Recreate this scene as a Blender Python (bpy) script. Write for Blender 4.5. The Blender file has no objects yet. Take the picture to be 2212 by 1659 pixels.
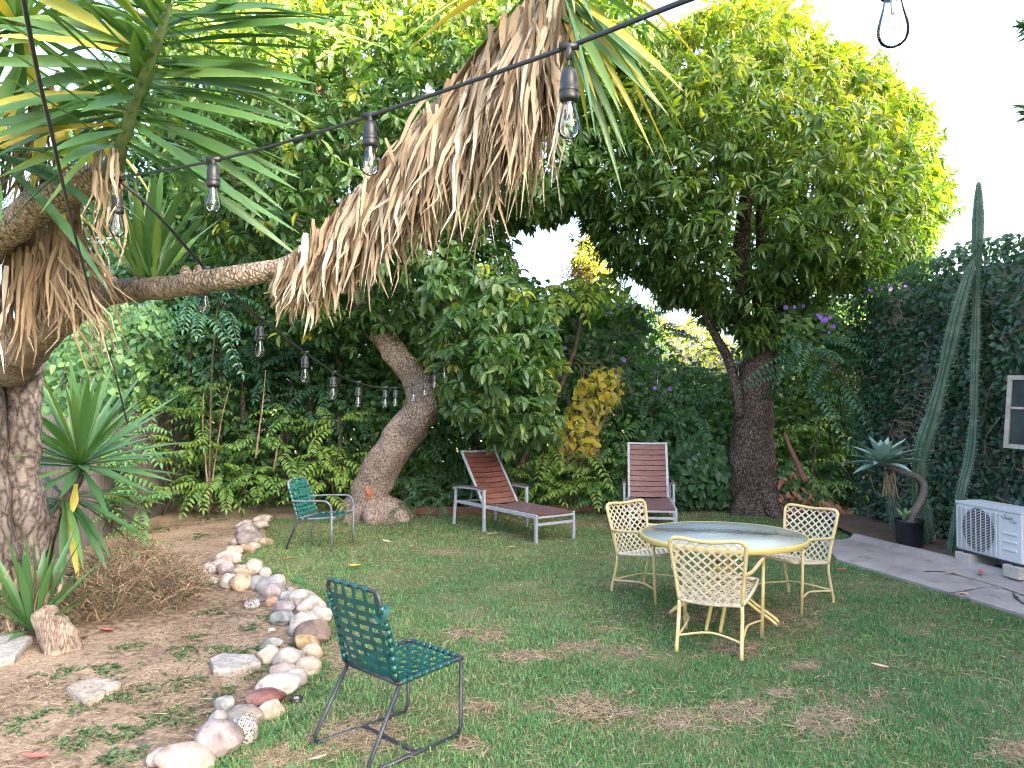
import bpy, bmesh, math, random
import numpy as np
from mathutils import Vector, Matrix, noise as mnoise

random.seed(7)
rng = np.random.default_rng(7)
SC = bpy.context.scene
COL = SC.collection
# ------------------------------------------------------------------ camera model
F, CX, CY, H, HOR = 1662.0, 1106.0, 829.5, 1.66, 870.0
PITCH = math.atan((HOR - CY) / F)
_c, _s = math.cos(PITCH), math.sin(PITCH)


def ray(px, py):
    x, y, z = (px - CX) / F, 1.0, (CY - py) / F
    return Vector((x, y * _c - z * _s, y * _s + z * _c))


def gp(px, py, z=0.0):
    d = ray(px, py)
    t = (z - H) / d.z
    return Vector((d.x * t, d.y * t, z))


def at(px, py, Y):
    d = ray(px, py)
    t = Y / d.y
    return Vector((d.x * t, Y, H + d.z * t))


def at_np(px, py, Y):
    x = (px - CX) / F
    z = (CY - py) / F
    dy = _c - z * _s
    dz = _s + z * _c
    t = Y / dy
    return np.stack([x * t, Y, H + dz * t], -1)


# ------------------------------------------------------------------ object helpers
def tag(o, label=None, cat=None, group=None, kind=None):
    if label: o['label'] = label
    if cat: o['category'] = cat
    if group: o['group'] = group
    if kind: o['kind'] = kind
    return o


def empty(name, loc=(0, 0, 0), rz=0.0, label=None, cat=None, group=None):
    o = bpy.data.objects.new(name, None)
    o.empty_display_size = 0.1
    COL.objects.link(o)
    o.location = loc
    o.rotation_euler = (0, 0, rz)
    return tag(o, label, cat, group)


def link(name, me, mat, parent=None):
    o = bpy.data.objects.new(name, me)
    COL.objects.link(o)
    if mat: me.materials.append(mat)
    if parent is not None: o.parent = parent
    return o


def copy_tree(o, parent=None):
    c = o.copy()
    COL.objects.link(c)
    c.parent = parent
    for ch in list(o.children):
        copy_tree(ch, c)
    return c


def np_mesh(name, V, faces, tint=None, smooth=True, uv=None):
    """V (n,3); faces: list of int arrays (m,k)"""
    me = bpy.data.meshes.new(name)
    V = np.asarray(V, np.float32)
    me.vertices.add(len(V))
    me.vertices.foreach_set('co', V.ravel())
    idx = np.concatenate([f.ravel() for f in faces]).astype(np.int32)
    tot = np.concatenate([np.full(len(f), f.shape[1], np.int32) for f in faces])
    start = np.concatenate([[0], np.cumsum(tot)[:-1]]).astype(np.int32)
    me.loops.add(len(idx))
    me.loops.foreach_set('vertex_index', idx)
    me.polygons.add(len(tot))
    me.polygons.foreach_set('loop_start', start)
    me.polygons.foreach_set('loop_total', tot)
    if smooth:
        me.polygons.foreach_set('use_smooth', np.ones(len(tot), bool))
    if tint is not None:
        a = me.attributes.new('tint', 'FLOAT', 'POINT')
        a.data.foreach_set('value', np.asarray(tint, np.float32))
    if uv is not None:
        l = me.uv_layers.new(name='UVMap')
        l.data.foreach_set('uv', np.asarray(uv, np.float32)[idx].ravel())
    me.update(calc_edges=True)
    me.validate()
    return me


def nrm(a):
    return a / np.maximum(np.linalg.norm(a, axis=-1, keepdims=True), 1e-9)


T_BROAD = (np.array([(0, 0, 0), (.28, -.42, .10), (.28, 0, 0), (.28, .42, .10), (.62, -.46, .04), (.62, 0, -.05),
                     (.62, .46, .04), (.86, -.2, -.10), (.86, .2, -.10), (1, 0, -.20)]),
           [np.array([(0, 2, 1), (0, 3, 2), (7, 8, 9)]), np.array([(1, 2, 5, 4), (2, 3, 6, 5), (4, 5, 8, 7), ])[:2],
            np.array([(4, 5, 7), (5, 8, 7), (5, 6, 8)])])
T_LANCE = (np.array([(0, 0, 0), (.35, -.5, .08), (.35, 0, 0), (.35, .5, .08), (.7, -.34, -.04), (.7, 0, -.09),
                     (.7, .34, -.04), (1, 0, -.24)]),
           [np.array([(0, 2, 1), (0, 3, 2), (4, 5, 7), (5, 6, 7)]), np.array([(1, 2, 5, 4), (2, 3, 6, 5)])])
T_SIMPLE = (np.array([(0, 0, 0), (.38, -.5, .1), (.38, .5, .1), (1, 0, -.12)]),
            [np.array([(0, 3, 1), (0, 2, 3)])])
T_HEART = (np.array([(0, 0, 0), (-.08, -.3, .02), (.2, -.55, .06), (.6, -.34, 0), (1, 0, -.15), (.6, .34, 0),
                     (.2, .55, .06), (-.08, .3, .02), (.4, 0, -.04)]),
           [np.array([(0, 8, 2), (0, 2, 1), (0, 6, 8), (0, 7, 6), (2, 8, 3), (8, 4, 3), (8, 5, 4), (8, 6, 5)])])


def leaf_arrays(P, D, N, L, W, tint, tmpl):
    """numpy leaves: P base, D along, N normal -> (V, faces, tint)"""
    tv, tf = tmpl
    D = nrm(D)
    S = nrm(np.cross(D, N))
    N = np.cross(S, D)
    n, k = len(P), len(tv)
    V = (P[:, None] + D[:, None] * (tv[None, :, 0, None] * L[:, None, None])
         + S[:, None] * (tv[None, :, 1, None] * W[:, None, None])
         + N[:, None] * (tv[None, :, 2, None] * L[:, None, None]))
    off = (np.arange(n) * k)[:, None, None]
    fs = [(f[None] + off).reshape(-1, f.shape[1]) for f in tf]
    return V.reshape(-1, 3), fs, np.repeat(tint, k)


def ribbon_arrays(P, D, S, L, W, tint, prof, droop, fold=0.0, wob=None, K=None, g=(0, 0, -1)):
    """blades: centre line P + L*(D t + droop*g*t^2); three columns if fold"""
    prof = np.asarray(prof, float)
    K = len(prof)
    t = np.linspace(0, 1, K)
    n = len(P)
    D = nrm(D)
    G = np.asarray(g, float)
    droop = np.broadcast_to(droop, (n,))
    C = P[:, None] + L[:, None, None] * (D[:, None] * t[None, :, None] + G[None, None] * (droop[:, None] * t[None] ** 2)[..., None])
    if wob is not None:
        ph = rng.uniform(0, 6.28, (n, 1)); fr = rng.uniform(1.5, 4, (n, 1))
        C = C + S[:, None] * (wob * L[:, None] * np.sin(ph + fr * 3 * t[None]) * t[None])[..., None]
    T = np.gradient(C, axis=1)
    T = nrm(T)
    S2 = nrm(S[:, None] - T * np.sum(S[:, None] * T, -1, keepdims=True))
    U = np.cross(S2, T)
    w = (W[:, None] * prof[None])[..., None] * .5
    if fold:
        V = np.stack([C - S2 * w + U * w * fold, C, C + S2 * w + U * w * fold], 2)
        c = 3
    else:
        V = np.stack([C - S2 * w, C + S2 * w], 2)
        c = 2
    V = V.reshape(-1, 3)
    base = (np.arange(n) * K * c)[:, None, None] + (np.arange(K - 1) * c)[None, :, None]
    fs = []
    for j in range(c - 1):
        q = base + np.array([j, j + 1, j + 1 + c, j + c])[None, None]
        fs.append(q.reshape(-1, 4))
    return V, fs, np.repeat(tint, K * c)


def merge(parts):
    Vs, Fs, Ts, o = [], [], [], 0
    for V, fs, t in parts:
        Vs.append(V); Ts.append(t)
        for f in fs: Fs.append(f + o)
        o += len(V)
    return np.concatenate(Vs), Fs, np.concatenate(Ts)


def leafobj(name, parts, mat, parent=None, smooth=True):
    V, fs, t = merge(parts)
    if parent is not None:
        V = V - np.array(parent.matrix_basis.translation)
    return link(name, np_mesh(name, V, fs, t, smooth), mat, parent)


def catmull(pts, res):
    P = [Vector(p) for p in pts]
    out = []
    n = len(P)
    for i in range(n - 1):
        p0, p1, p2, p3 = P[max(i - 1, 0)], P[i], P[i + 1], P[min(i + 2, n - 1)]
        for k in range(res):
            t = k / res
            out.append(0.5 * ((2 * p1) + (-p0 + p2) * t + (2 * p0 - 5 * p1 + 4 * p2 - p3) * t * t
                              + (-p0 + 3 * p1 - 3 * p2 + p3) * t ** 3))
    out.append(P[-1])
    return out


def lerp_list(r, res):
    out = []
    for i in range(len(r) - 1):
        for k in range(res):
            out.append(r[i] + (r[i + 1] - r[i]) * k / res)
    out.append(r[-1])
    return out


class MB:
    def __init__(s):
        s.v, s.f, s.uv, s.sm = [], [], [], []

    def add(s, vs, fs, uv=None, smooth=False):
        o = len(s.v)
        s.v += [tuple(v) for v in vs]
        s.uv += (uv if uv else [(0.0, 0.0)] * len(vs))
        for f in fs:
            s.f.append([i + o for i in f]); s.sm.append(smooth)

    def box(s, c, d, rot=None):
        c = Vector(c)
        vs = []
        for x in (-.5, .5):
            for y in (-.5, .5):
                for z in (-.5, .5):
                    p = Vector((x * d[0], y * d[1], z * d[2]))
                    if rot: p = rot @ p
                    vs.append(c + p)
        s.add(vs, [(0, 1, 3, 2), (4, 6, 7, 5), (0, 4, 5, 1), (2, 3, 7, 6), (0, 2, 6, 4), (1, 5, 7, 3)])

    def bar(s, a, b, w, h, up=(0, 0, 1)):
        a, b = Vector(a), Vector(b)
        d = (b - a)
        L = d.length
        y = d.normalized()
        x = y.cross(Vector(up))
        if x.length < 1e-4: x = y.cross(Vector((0, 1, 0)))
        x.normalize()
        z = x.cross(y)
        R = Matrix((x, y, z)).transposed()
        s.box((a + b) / 2, (w, L, h), R)

    def ribbon(s, pts, nrm_, w, t):
        """flat strap of width w, thickness t along pts with normal(s)"""
        pts = [Vector(p) for p in pts]
        n = len(pts)
        rings = []
        for i, p in enumerate(pts):
            d = (pts[min(i + 1, n - 1)] - pts[max(i - 1, 0)]).normalized()
            N = Vector(nrm_[i] if isinstance(nrm_, list) else nrm_)
            x = d.cross(N).normalized()
            N = x.cross(d)
            rings.append([p + x * w / 2 + N * t / 2, p - x * w / 2 + N * t / 2, p - x * w / 2 - N * t / 2, p + x * w / 2 - N * t / 2])
        vs = [v for r in rings for v in r]
        fs = []
        for i in range(n - 1):
            for k in range(4):
                fs.append((i * 4 + k, i * 4 + (k + 1) % 4, i * 4 + 4 + (k + 1) % 4, i * 4 + 4 + k))
        fs += [(3, 2, 1, 0), tuple(n * 4 - 4 + k for k in range(4))]
        s.add(vs, fs)

    def tube(s, pts, r, sides=10, res=1, amp=0.0, nsc=4.0, caps=True, ribs=None):
        if res > 1:
            rr = lerp_list(r, res) if isinstance(r, (list, tuple)) else r
            pts = catmull(pts, res)
            r = rr
        pts = [Vector(p) for p in pts]
        n = len(pts)
        if not isinstance(r, (list, tuple)): r = [r] * n
        d0 = (pts[1] - pts[0]).normalized()
        x = d0.orthogonal().normalized()
        vs, uv = [], []
        L = 0
        for i, p in enumerate(pts):
            d = (pts[min(i + 1, n - 1)] - pts[max(i - 1, 0)]).normalized()
            x = (x - d * x.dot(d)).normalized()
            y = d.cross(x)
            if i: L += (p - pts[i - 1]).length
            for k in range(sides + 1):
                a = 2 * math.pi * (k % sides) / sides
                rad = r[i]
                if ribs: rad *= ribs(a, L)
                q = p + (x * math.cos(a) + y * math.sin(a)) * rad
                if amp:
                    q = q + (q - p).normalized() * amp * r[i] * (mnoise.noise(q * nsc) + .5 * mnoise.noise(q * nsc * 2.7))
                vs.append(q)
                uv.append((k / sides * 2 * math.pi * max(r[i], .004), L))
        m = sides + 1
        fs = []
        for i in range(n - 1):
            for k in range(sides):
                fs.append((i * m + k, i * m + k + 1, (i + 1) * m + k + 1, (i + 1) * m + k))
        if caps:
            fs.append(tuple(range(sides - 1, -1, -1)))
            fs.append(tuple((n - 1) * m + k for k in range(sides)))
        s.add(vs, fs, uv, smooth=True)

    def lathe(s, prof, c=(0, 0, 0), sides=20):
        """prof: list of (r, z)"""
        c = Vector(c)
        vs = []
        for r, z in prof:
            for k in range(sides):
                a = 2 * math.pi * k / sides
                vs.append(c + Vector((r * math.cos(a), r * math.sin(a), z)))
        fs = []
        for i in range(len(prof) - 1):
            for k in range(sides):
                fs.append((i * sides + k, i * sides + (k + 1) % sides, (i + 1) * sides + (k + 1) % sides, (i + 1) * sides + k))
        s.add(vs, fs, smooth=True)

    def build(s, name, mat, parent=None, bevel=0, loc=None, world=False):
        me = bpy.data.meshes.new(name)
        vs = s.v
        if world and parent is not None:
            o = parent.matrix_basis.translation
            vs = [(v[0] - o.x, v[1] - o.y, v[2] - o.z) for v in vs]
        me.from_pydata(vs, [], s.f)
        me.polygons.foreach_set('use_smooth', s.sm)
        l = me.uv_layers.new(name='UVMap')
        idx = [i for f in s.f for i in f]
        l.data.foreach_set('uv', [c for i in idx for c in s.uv[i]])
        me.update()
        ob = link(name, me, mat, parent)
        if loc: ob.location = loc
        if bevel:
            m = ob.modifiers.new('bevel', 'BEVEL')
            m.width = bevel; m.segments = 2; m.limit_method = 'ANGLE'; m.angle_limit = math.radians(40)
        return ob


# ------------------------------------------------------------------ materials
def nodes(name):
    m = bpy.data.materials.new(name)
    m.use_nodes = True
    nt = m.node_tree
    for n in list(nt.nodes): nt.nodes.remove(n)
    out = nt.nodes.new('ShaderNodeOutputMaterial')
    return m, nt, out


def N(nt, t, **kw):
    n = nt.nodes.new(t)
    for k, v in kw.items():
        if k in n.inputs: n.inputs[k].default_value = v
        else: setattr(n, k, v)
    return n


def ramp(nt, stops):
    r = nt.nodes.new('ShaderNodeValToRGB')
    e = r.color_ramp.elements
    while len(e) < len(stops): e.new(.5)
    for i, (p, c) in enumerate(stops):
        e[i].position = p
        e[i].color = (*c, 1)
    return r


def surf(name, stops, scale=6.0, detail=6, rough=.6, bump=.0, bscale=40.0, bdist=.01, metallic=0.0, spec=.4,
         coord='Object', stretch=(1, 1, 1), rough2=None, distort=0.0, extra=None):
    m, nt, out = nodes(name)
    L = nt.links
    tc = N(nt, 'ShaderNodeTexCoord')
    mp = N(nt, 'ShaderNodeMapping')
    mp.inputs['Scale'].default_value = stretch
    L.new(tc.outputs[coord], mp.inputs[0])
    ns = N(nt, 'ShaderNodeTexNoise', Scale=scale, Detail=detail, Roughness=.62, Distortion=distort)
    L.new(mp.outputs[0], ns.inputs['Vector'])
    cr = ramp(nt, stops)
    L.new(ns.outputs['Fac'], cr.inputs[0])
    b = N(nt, 'ShaderNodeBsdfPrincipled', Roughness=rough, Metallic=metallic)
    b.inputs['Specular IOR Level'].default_value = spec
    L.new(cr.outputs[0], b.inputs['Base Color'])
    if rough2 is not None:
        mr = N(nt, 'ShaderNodeMapRange')
        mr.inputs[3].default_value = rough; mr.inputs[4].default_value = rough2
        L.new(ns.outputs['Fac'], mr.inputs[0]); L.new(mr.outputs[0], b.inputs['Roughness'])
    if bump:
        n2 = N(nt, 'ShaderNodeTexNoise', Scale=bscale, Detail=5)
        L.new(mp.outputs[0], n2.inputs['Vector'])
        bp = N(nt, 'ShaderNodeBump', Strength=bump, Distance=bdist)
        L.new(n2.outputs['Fac'], bp.inputs['Height'])
        L.new(bp.outputs[0], b.inputs['Normal'])
    L.new(b.outputs[0], out.inputs[0])
    return m


def leafmat(name, stops, trans=(.2, .35, .05), tw=.3, rough=.45, spec=.4):
    m, nt, out = nodes(name)
    L = nt.links
    at_ = N(nt, 'ShaderNodeAttribute', attribute_name='tint')
    cr = ramp(nt, stops)
    L.new(at_.outputs['Fac'], cr.inputs[0])
    b = N(nt, 'ShaderNodeBsdfPrincipled', Roughness=rough)
    b.inputs['Specular IOR Level'].default_value = spec
    L.new(cr.outputs[0], b.inputs['Base Color'])
    if tw > 0:
        tr = N(nt, 'ShaderNodeBsdfTranslucent')
        mx = N(nt, 'ShaderNodeMix', data_type='RGBA', blend_type='MULTIPLY')
        mx.inputs[0].default_value = 1.0
        mx.inputs[7].default_value = (*trans, 1)
        L.new(cr.outputs[0], mx.inputs[6])
        L.new(mx.outputs[2], tr.inputs[0])
        ms = N(nt, 'ShaderNodeMixShader')
        ms.inputs[0].default_value = tw
        L.new(b.outputs[0], ms.inputs[1]); L.new(tr.outputs[0], ms.inputs[2])
        L.new(ms.outputs[0], out.inputs[0])
    else:
        L.new(b.outputs[0], out.inputs[0])
    return m


def barkmat(name, c_dark, c_mid, c_light, su=14, sv=14, bump=.8, bdist=.02, patch=1.2):
    """plated bark on tube UVs in metres"""
    m, nt, out = nodes(name)
    L = nt.links
    tc = N(nt, 'ShaderNodeTexCoord')
    mp = N(nt, 'ShaderNodeMapping')
    mp.inputs['Scale'].default_value = (su, sv, 1)
    L.new(tc.outputs['UV'], mp.inputs[0])
    n0 = N(nt, 'ShaderNodeTexNoise', Scale=9.0, Detail=6)
    L.new(tc.outputs['Object'], n0.inputs['Vector'])
    ad = N(nt, 'ShaderNodeMixRGB', blend_type='ADD')
    ad.inputs[0].default_value = .55
    L.new(mp.outputs[0], ad.inputs[1]); L.new(n0.outputs['Color'], ad.inputs[2])
    v = N(nt, 'ShaderNodeTexVoronoi', feature='DISTANCE_TO_EDGE')
    v.inputs['Scale'].default_value = 1.0
    L.new(ad.outputs[0], v.inputs['Vector'])
    n1 = N(nt, 'ShaderNodeTexNoise', Scale=35.0, Detail=8)
    L.new(tc.outputs['Object'], n1.inputs['Vector'])
    mul = N(nt, 'ShaderNodeMath', operation='MULTIPLY_ADD')
    L.new(v.outputs['Distance'], mul.inputs[0]); mul.inputs[1].default_value = 1.6
    L.new(n1.outputs['Fac'], mul.inputs[2])
    cr = ramp(nt, [(.38, c_dark), (.62, c_mid), (1.0, c_light)])
    L.new(mul.outputs[0], cr.inputs[0])
    n2 = N(nt, 'ShaderNodeTexNoise', Scale=patch, Detail=4)
    L.new(tc.outputs['Object'], n2.inputs['Vector'])
    r2 = ramp(nt, [(.35, (.62, .6, .58)), (.65, (1.15, 1.12, 1.1))])
    L.new(n2.outputs['Fac'], r2.inputs[0])
    mm = N(nt, 'ShaderNodeMixRGB', blend_type='MULTIPLY')
    mm.inputs[0].default_value = 1
    L.new(cr.outputs[0], mm.inputs[1]); L.new(r2.outputs[0], mm.inputs[2])
    b = N(nt, 'ShaderNodeBsdfPrincipled', Roughness=.85)
    b.inputs['Specular IOR Level'].default_value = .2
    L.new(mm.outputs[0], b.inputs['Base Color'])
    bp = N(nt, 'ShaderNodeBump', Strength=bump, Distance=bdist)
    L.new(mul.outputs[0], bp.inputs['Height'])
    L.new(bp.outputs[0], b.inputs['Normal'])
    L.new(b.outputs[0], out.inputs[0])
    return m


def glassmat(name, tint=(.95, .98, .98), rough=.02, bump=0.0, bscale=30, ior=1.45, boost=0.0, sky_veil=0.0):
    m, nt, out = nodes(name)
    L = nt.links
    t = N(nt, 'ShaderNodeBsdfTransparent'); t.inputs[0].default_value = (*tint, 1)
    g = N(nt, 'ShaderNodeBsdfGlossy', Roughness=rough)
    fr = N(nt, 'ShaderNodeFresnel', IOR=ior)
    if bump:
        tc = N(nt, 'ShaderNodeTexCoord')
        n2 = N(nt, 'ShaderNodeTexNoise', Scale=bscale, Detail=2)
        L.new(tc.outputs['Object'], n2.inputs['Vector'])
        bp = N(nt, 'ShaderNodeBump', Strength=bump, Distance=.01)
        L.new(n2.outputs['Fac'], bp.inputs['Height'])
        L.new(bp.outputs[0], g.inputs['Normal']); L.new(bp.outputs[0], fr.inputs['Normal'])
    ad = N(nt, 'ShaderNodeMath', operation='ADD', use_clamp=True)
    ad.inputs[1].default_value = boost
    L.new(fr.outputs[0], ad.inputs[0])
    if sky_veil:
        df = N(nt, 'ShaderNodeBsdfDiffuse'); df.inputs[0].default_value = (.58, .68, .62, 1)  # pale diffuse veil paints reflected sky into the glass
        m0 = N(nt, 'ShaderNodeMixShader'); m0.inputs[0].default_value = sky_veil
        L.new(t.outputs[0], m0.inputs[1]); L.new(df.outputs[0], m0.inputs[2]); t = m0
    ms = N(nt, 'ShaderNodeMixShader')
    L.new(ad.outputs[0], ms.inputs[0]); L.new(t.outputs[0], ms.inputs[1]); L.new(g.outputs[0], ms.inputs[2])
    L.new(ms.outputs[0], out.inputs[0])
    return m


def in_poly(x, y, poly):
    ins = np.zeros(len(x), bool)
    n = len(poly)
    for i in range(n):
        x1, y1 = poly[i][0], poly[i][1]
        x2, y2 = poly[(i + 1) % n][0], poly[(i + 1) % n][1]
        if y1 == y2: continue
        c = ((y1 > y) != (y2 > y)) & (x < (x2 - x1) * (y - y1) / (y2 - y1) + x1)
        ins ^= c
    return ins


def poly_dist(x, y, poly):
    d = np.full(len(x), 1e9)
    n = len(poly)
    for i in range(n):
        ax, ay = poly[i][:2]; bx, by = poly[(i + 1) % n][:2]
        vx, vy = bx - ax, by - ay
        t = np.clip(((x - ax) * vx + (y - ay) * vy) / (vx * vx + vy * vy + 1e-9), 0, 1)
        d = np.minimum(d, np.hypot(x - ax - t * vx, y - ay - t * vy))
    return d


def vnoise(P, sc, seed=0.0):
    return np.array([mnoise.noise(Vector((p[0] * sc + seed, p[1] * sc + seed * .7, p[2] * sc))) for p in P])


def rvec(n):
    return nrm(rng.normal(size=(n, 3)))
# ================================================================== camera, light, sky
cam = bpy.data.cameras.new('camera')
camo = bpy.data.objects.new('camera', cam)
COL.objects.link(camo)
camo.location = (0, 0, H)
camo.rotation_euler = (math.pi / 2 + PITCH, 0, 0)
cam.sensor_width = 36
cam.lens = F / 2212 * 36
cam.clip_start = .05
cam.clip_end = 600
SC.camera = camo

SUN = Vector((.85, -.58, .42)).normalized()
EL = math.asin(SUN.z)
AZ = math.atan2(SUN.x, SUN.y)
w = bpy.data.worlds.new('World')
SC.world = w
w.use_nodes = True
wn = w.node_tree
bgn = wn.nodes['Background']
sky = wn.nodes.new('ShaderNodeTexSky')
sky.sky_type = 'NISHITA'
sky.sun_disc = False
sky.sun_elevation = EL
sky.sun_rotation = AZ
sky.air_density = .65
sky.dust_density = 9.0
sky.ozone_density = .5
wn.links.new(sky.outputs[0], bgn.inputs[0])
bgn.inputs[1].default_value = .15
sl = bpy.data.lights.new('sun', 'SUN')
sl.energy = 4.2
sl.angle = math.radians(.5)
sl.color = (1.0, .74, .36)
so = bpy.data.objects.new('sun', sl)
COL.objects.link(so)
so.rotation_euler = SUN.to_track_quat('Z', 'Y').to_euler()
so.location = (20, -2, 12)
SC.view_settings.view_transform = 'Standard'
SC.view_settings.look = 'None'
SC.view_settings.gamma = 1
SC.view_settings.exposure = 3.65
cy = SC.cycles
cy.max_bounces = 7
cy.diffuse_bounces = 4
cy.glossy_bounces = 3
cy.transmission_bounces = 6
cy.transparent_max_bounces = 12
cy.caustics_reflective = False
cy.caustics_refractive = False
cy.sample_clamp_indirect = 6
cy.filter_width = 1.15
cy.use_denoising = True
cy.denoiser = 'OPENIMAGEDENOISE'
cy.denoising_prefilter = 'NONE'

# ================================================================== ground outlines (world xy)
ROCKLINE = [(300, 1800), (372, 1690), (457, 1635), (522, 1600), (577, 1560), (640, 1500), (672, 1452), (680, 1418), (692, 1380), (700, 1340),
            (690, 1300), (640, 1268), (590, 1240), (552, 1228), (515, 1212), (548, 1186), (570, 1174), (566, 1140), (575, 1120)]
LAWN_PX = ROCKLINE + [(720, 1118), (860, 1113), (1590, 1100), (1720, 1112), (1850, 1125), (1866, 1160), (1800, 1180), (1790, 1204), (1808, 1214),
                      (2212, 1336), (2600, 1452), (2900, 1800)]
LAWN = [gp(*p) for p in LAWN_PX]
LAWN = [(p.x, p.y) for p in LAWN]
DIRT_PX = [(-500, 1800)] + [(x + 6, y) for x, y in ROCKLINE] + [(720, 1124), (780, 1100), (60, 1085), (-300, 1130)]
DIRT = [(p.x, p.y) for p in (gp(*q) for q in DIRT_PX)]
BARE = [(1270, 1530, 62, 24), (1790, 1560, 58, 32), (1590, 1540, 62, 26), (1060, 1380, 24, 12), (1150, 1418, 80, 12), (1000, 1370, 26, 10),
        (775, 1590, 85, 38), (1660, 1335, 85, 22), (1250, 1400, 42, 10), (1370, 1410, 32, 12), (1010, 1612, 32, 16), (735, 1420, 34, 34),
        (1590, 1402, 66, 15), (1460, 1560, 52, 20), (1300, 1360, 32, 8), (2195, 1620, 44, 26), (1480, 1335, 60, 14), (1340, 1265, 40, 8),
        (960, 1195, 40, 6), (1150, 1120, 50, 6), (1300, 1130, 60, 8), (1900, 1500, 20, 8), (600, 1640, 60, 25), (1040, 1530, 26, 9),
        (1740, 1440, 30, 8), (1360, 1545, 30, 10), (1690, 1500, 40, 10), (1470, 1265, 30, 6)]


def bare_w(px, py):
    b = np.zeros(len(px))
    for cx, cyy, rx, ry in BARE:
        q = ((px - cx) / (rx * 1.05)) ** 2 + ((py - cyy) / (ry * 1.05)) ** 2
        m_ = q < 4
        q[m_] *= 1 + 1.5 * np.array([mnoise.noise(Vector((a / 26, b / 11, cx))) + .6 * mnoise.noise(Vector((a / 9, b / 5, cx))) for a, b in zip(px[m_], py[m_])])
        b = np.maximum(b, np.clip(1.35 - q, 0, 1))
    return b


def to_px(x, y, z=0.0):
    # project world -> photo pixels
    dy, dz = y, z - H
    yy = dy * _c + dz * _s
    zz = -dy * _s + dz * _c
    return CX + F * x / yy, CY - F * zz / yy


# ================================================================== ground sheets
def sheet(name, poly, z, mat):
    bm = bmesh.new()
    vs = [bm.verts.new((x, y, z)) for x, y in poly]
    f = bm.faces.new(vs)
    bmesh.ops.triangulate(bm, faces=[f])
    bmesh.ops.recalc_face_normals(bm, faces=bm.faces)
    for f in bm.faces:
        if f.normal.z < 0: f.normal_flip()
    me = bpy.data.meshes.new(name)
    bm.to_mesh(me)
    bm.free()
    return tag(link(name, me, mat), kind='structure')


def ground_mat(name, stops, scale, stops2, sc2, f2=(.45, .62), bump=.6, bs=60, bd=.02):
    m, nt, out = nodes(name)
    L = nt.links
    tc = N(nt, 'ShaderNodeTexCoord')
    n1 = N(nt, 'ShaderNodeTexNoise', Scale=scale, Detail=9, Roughness=.7)
    n2 = N(nt, 'ShaderNodeTexNoise', Scale=sc2, Detail=5, Roughness=.6)
    n3 = N(nt, 'ShaderNodeTexNoise', Scale=bs, Detail=6, Roughness=.7)
    for n in (n1, n2, n3): L.new(tc.outputs['Object'], n.inputs['Vector'])
    c1 = ramp(nt, stops); c2 = ramp(nt, stops2)
    L.new(n1.outputs['Fac'], c1.inputs[0]); L.new(n3.outputs['Fac'], c2.inputs[0])
    mr = ramp(nt, [(f2[0], (0, 0, 0)), (f2[1], (1, 1, 1))])
    L.new(n2.outputs['Fac'], mr.inputs[0])
    mx = N(nt, 'ShaderNodeMixRGB')
    L.new(mr.outputs[0], mx.inputs[0]); L.new(c1.outputs[0], mx.inputs[1]); L.new(c2.outputs[0], mx.inputs[2])
    b = N(nt, 'ShaderNodeBsdfPrincipled', Roughness=.95)
    b.inputs['Specular IOR Level'].default_value = .1
    L.new(mx.outputs[0], b.inputs['Base Color'])
    bp = N(nt, 'ShaderNodeBump', Strength=bump, Distance=bd)
    L.new(n3.outputs['Fac'], bp.inputs['Height']); L.new(bp.outputs[0], b.inputs['Normal'])
    L.new(b.outputs[0], out.inputs[0])
    return m


m_ground = ground_mat('lawn soil', [(.3, (.05, .075, .03)), (.5, (.09, .11, .045)), (.7, (.15, .13, .08))], 14,
                      [(.35, (.11, .085, .055)), (.65, (.27, .21, .14))], 1.1, (.5, .68))
m_dirt = ground_mat('bed dirt', [(.38, (.085, .063, .046)), (.5, (.18, .135, .098)), (.62, (.31, .245, .18))], 18,
                    [(.38, (.15, .108, .076)), (.62, (.43, .34, .25))], 1.3, (.44, .62))
BIG = 220
sheet('ground', [(-BIG, -BIG), (BIG, -BIG), (BIG, BIG), (-BIG, BIG)], 0.0, m_ground)
sheet('dirt_bed', DIRT, 0.004, m_dirt)

# ------------------------------------------------------------------ concrete path (slab with rolled kerb)
def concrete():
    m, nt, out = nodes('worn concrete')
    L = nt.links
    tc = N(nt, 'ShaderNodeTexCoord')
    n1 = N(nt, 'ShaderNodeTexNoise', Scale=2.2, Detail=9, Roughness=.65)
    n2 = N(nt, 'ShaderNodeTexNoise', Scale=160, Detail=3)
    n3 = N(nt, 'ShaderNodeTexNoise', Scale=5.0, Detail=6, Distortion=.8)
    for n in (n1, n2, n3): L.new(tc.outputs['Object'], n.inputs['Vector'])
    c1 = ramp(nt, [(.3, (.215, .195, .18)), (.55, (.30, .275, .255)), (.75, (.36, .335, .31))])
    L.new(n1.outputs['Fac'], c1.inputs[0])
    sp = ramp(nt, [(.30, (.55, .52, .5)), (.42, (1, 1, 1))])
    L.new(n3.outputs['Fac'], sp.inputs[0])
    mx = N(nt, 'ShaderNodeMixRGB', blend_type='MULTIPLY'); mx.inputs[0].default_value = .7
    L.new(c1.outputs[0], mx.inputs[1]); L.new(sp.outputs[0], mx.inputs[2])
    b = N(nt, 'ShaderNodeBsdfPrincipled', Roughness=.85)
    b.inputs['Specular IOR Level'].default_value = .25
    L.new(mx.outputs[0], b.inputs['Base Color'])
    bp = N(nt, 'ShaderNodeBump', Strength=.35, Distance=.004)
    L.new(n2.outputs['Fac'], bp.inputs['Height']); L.new(bp.outputs[0], b.inputs['Normal'])
    L.new(b.outputs[0], out.inputs[0])
    return m


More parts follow.
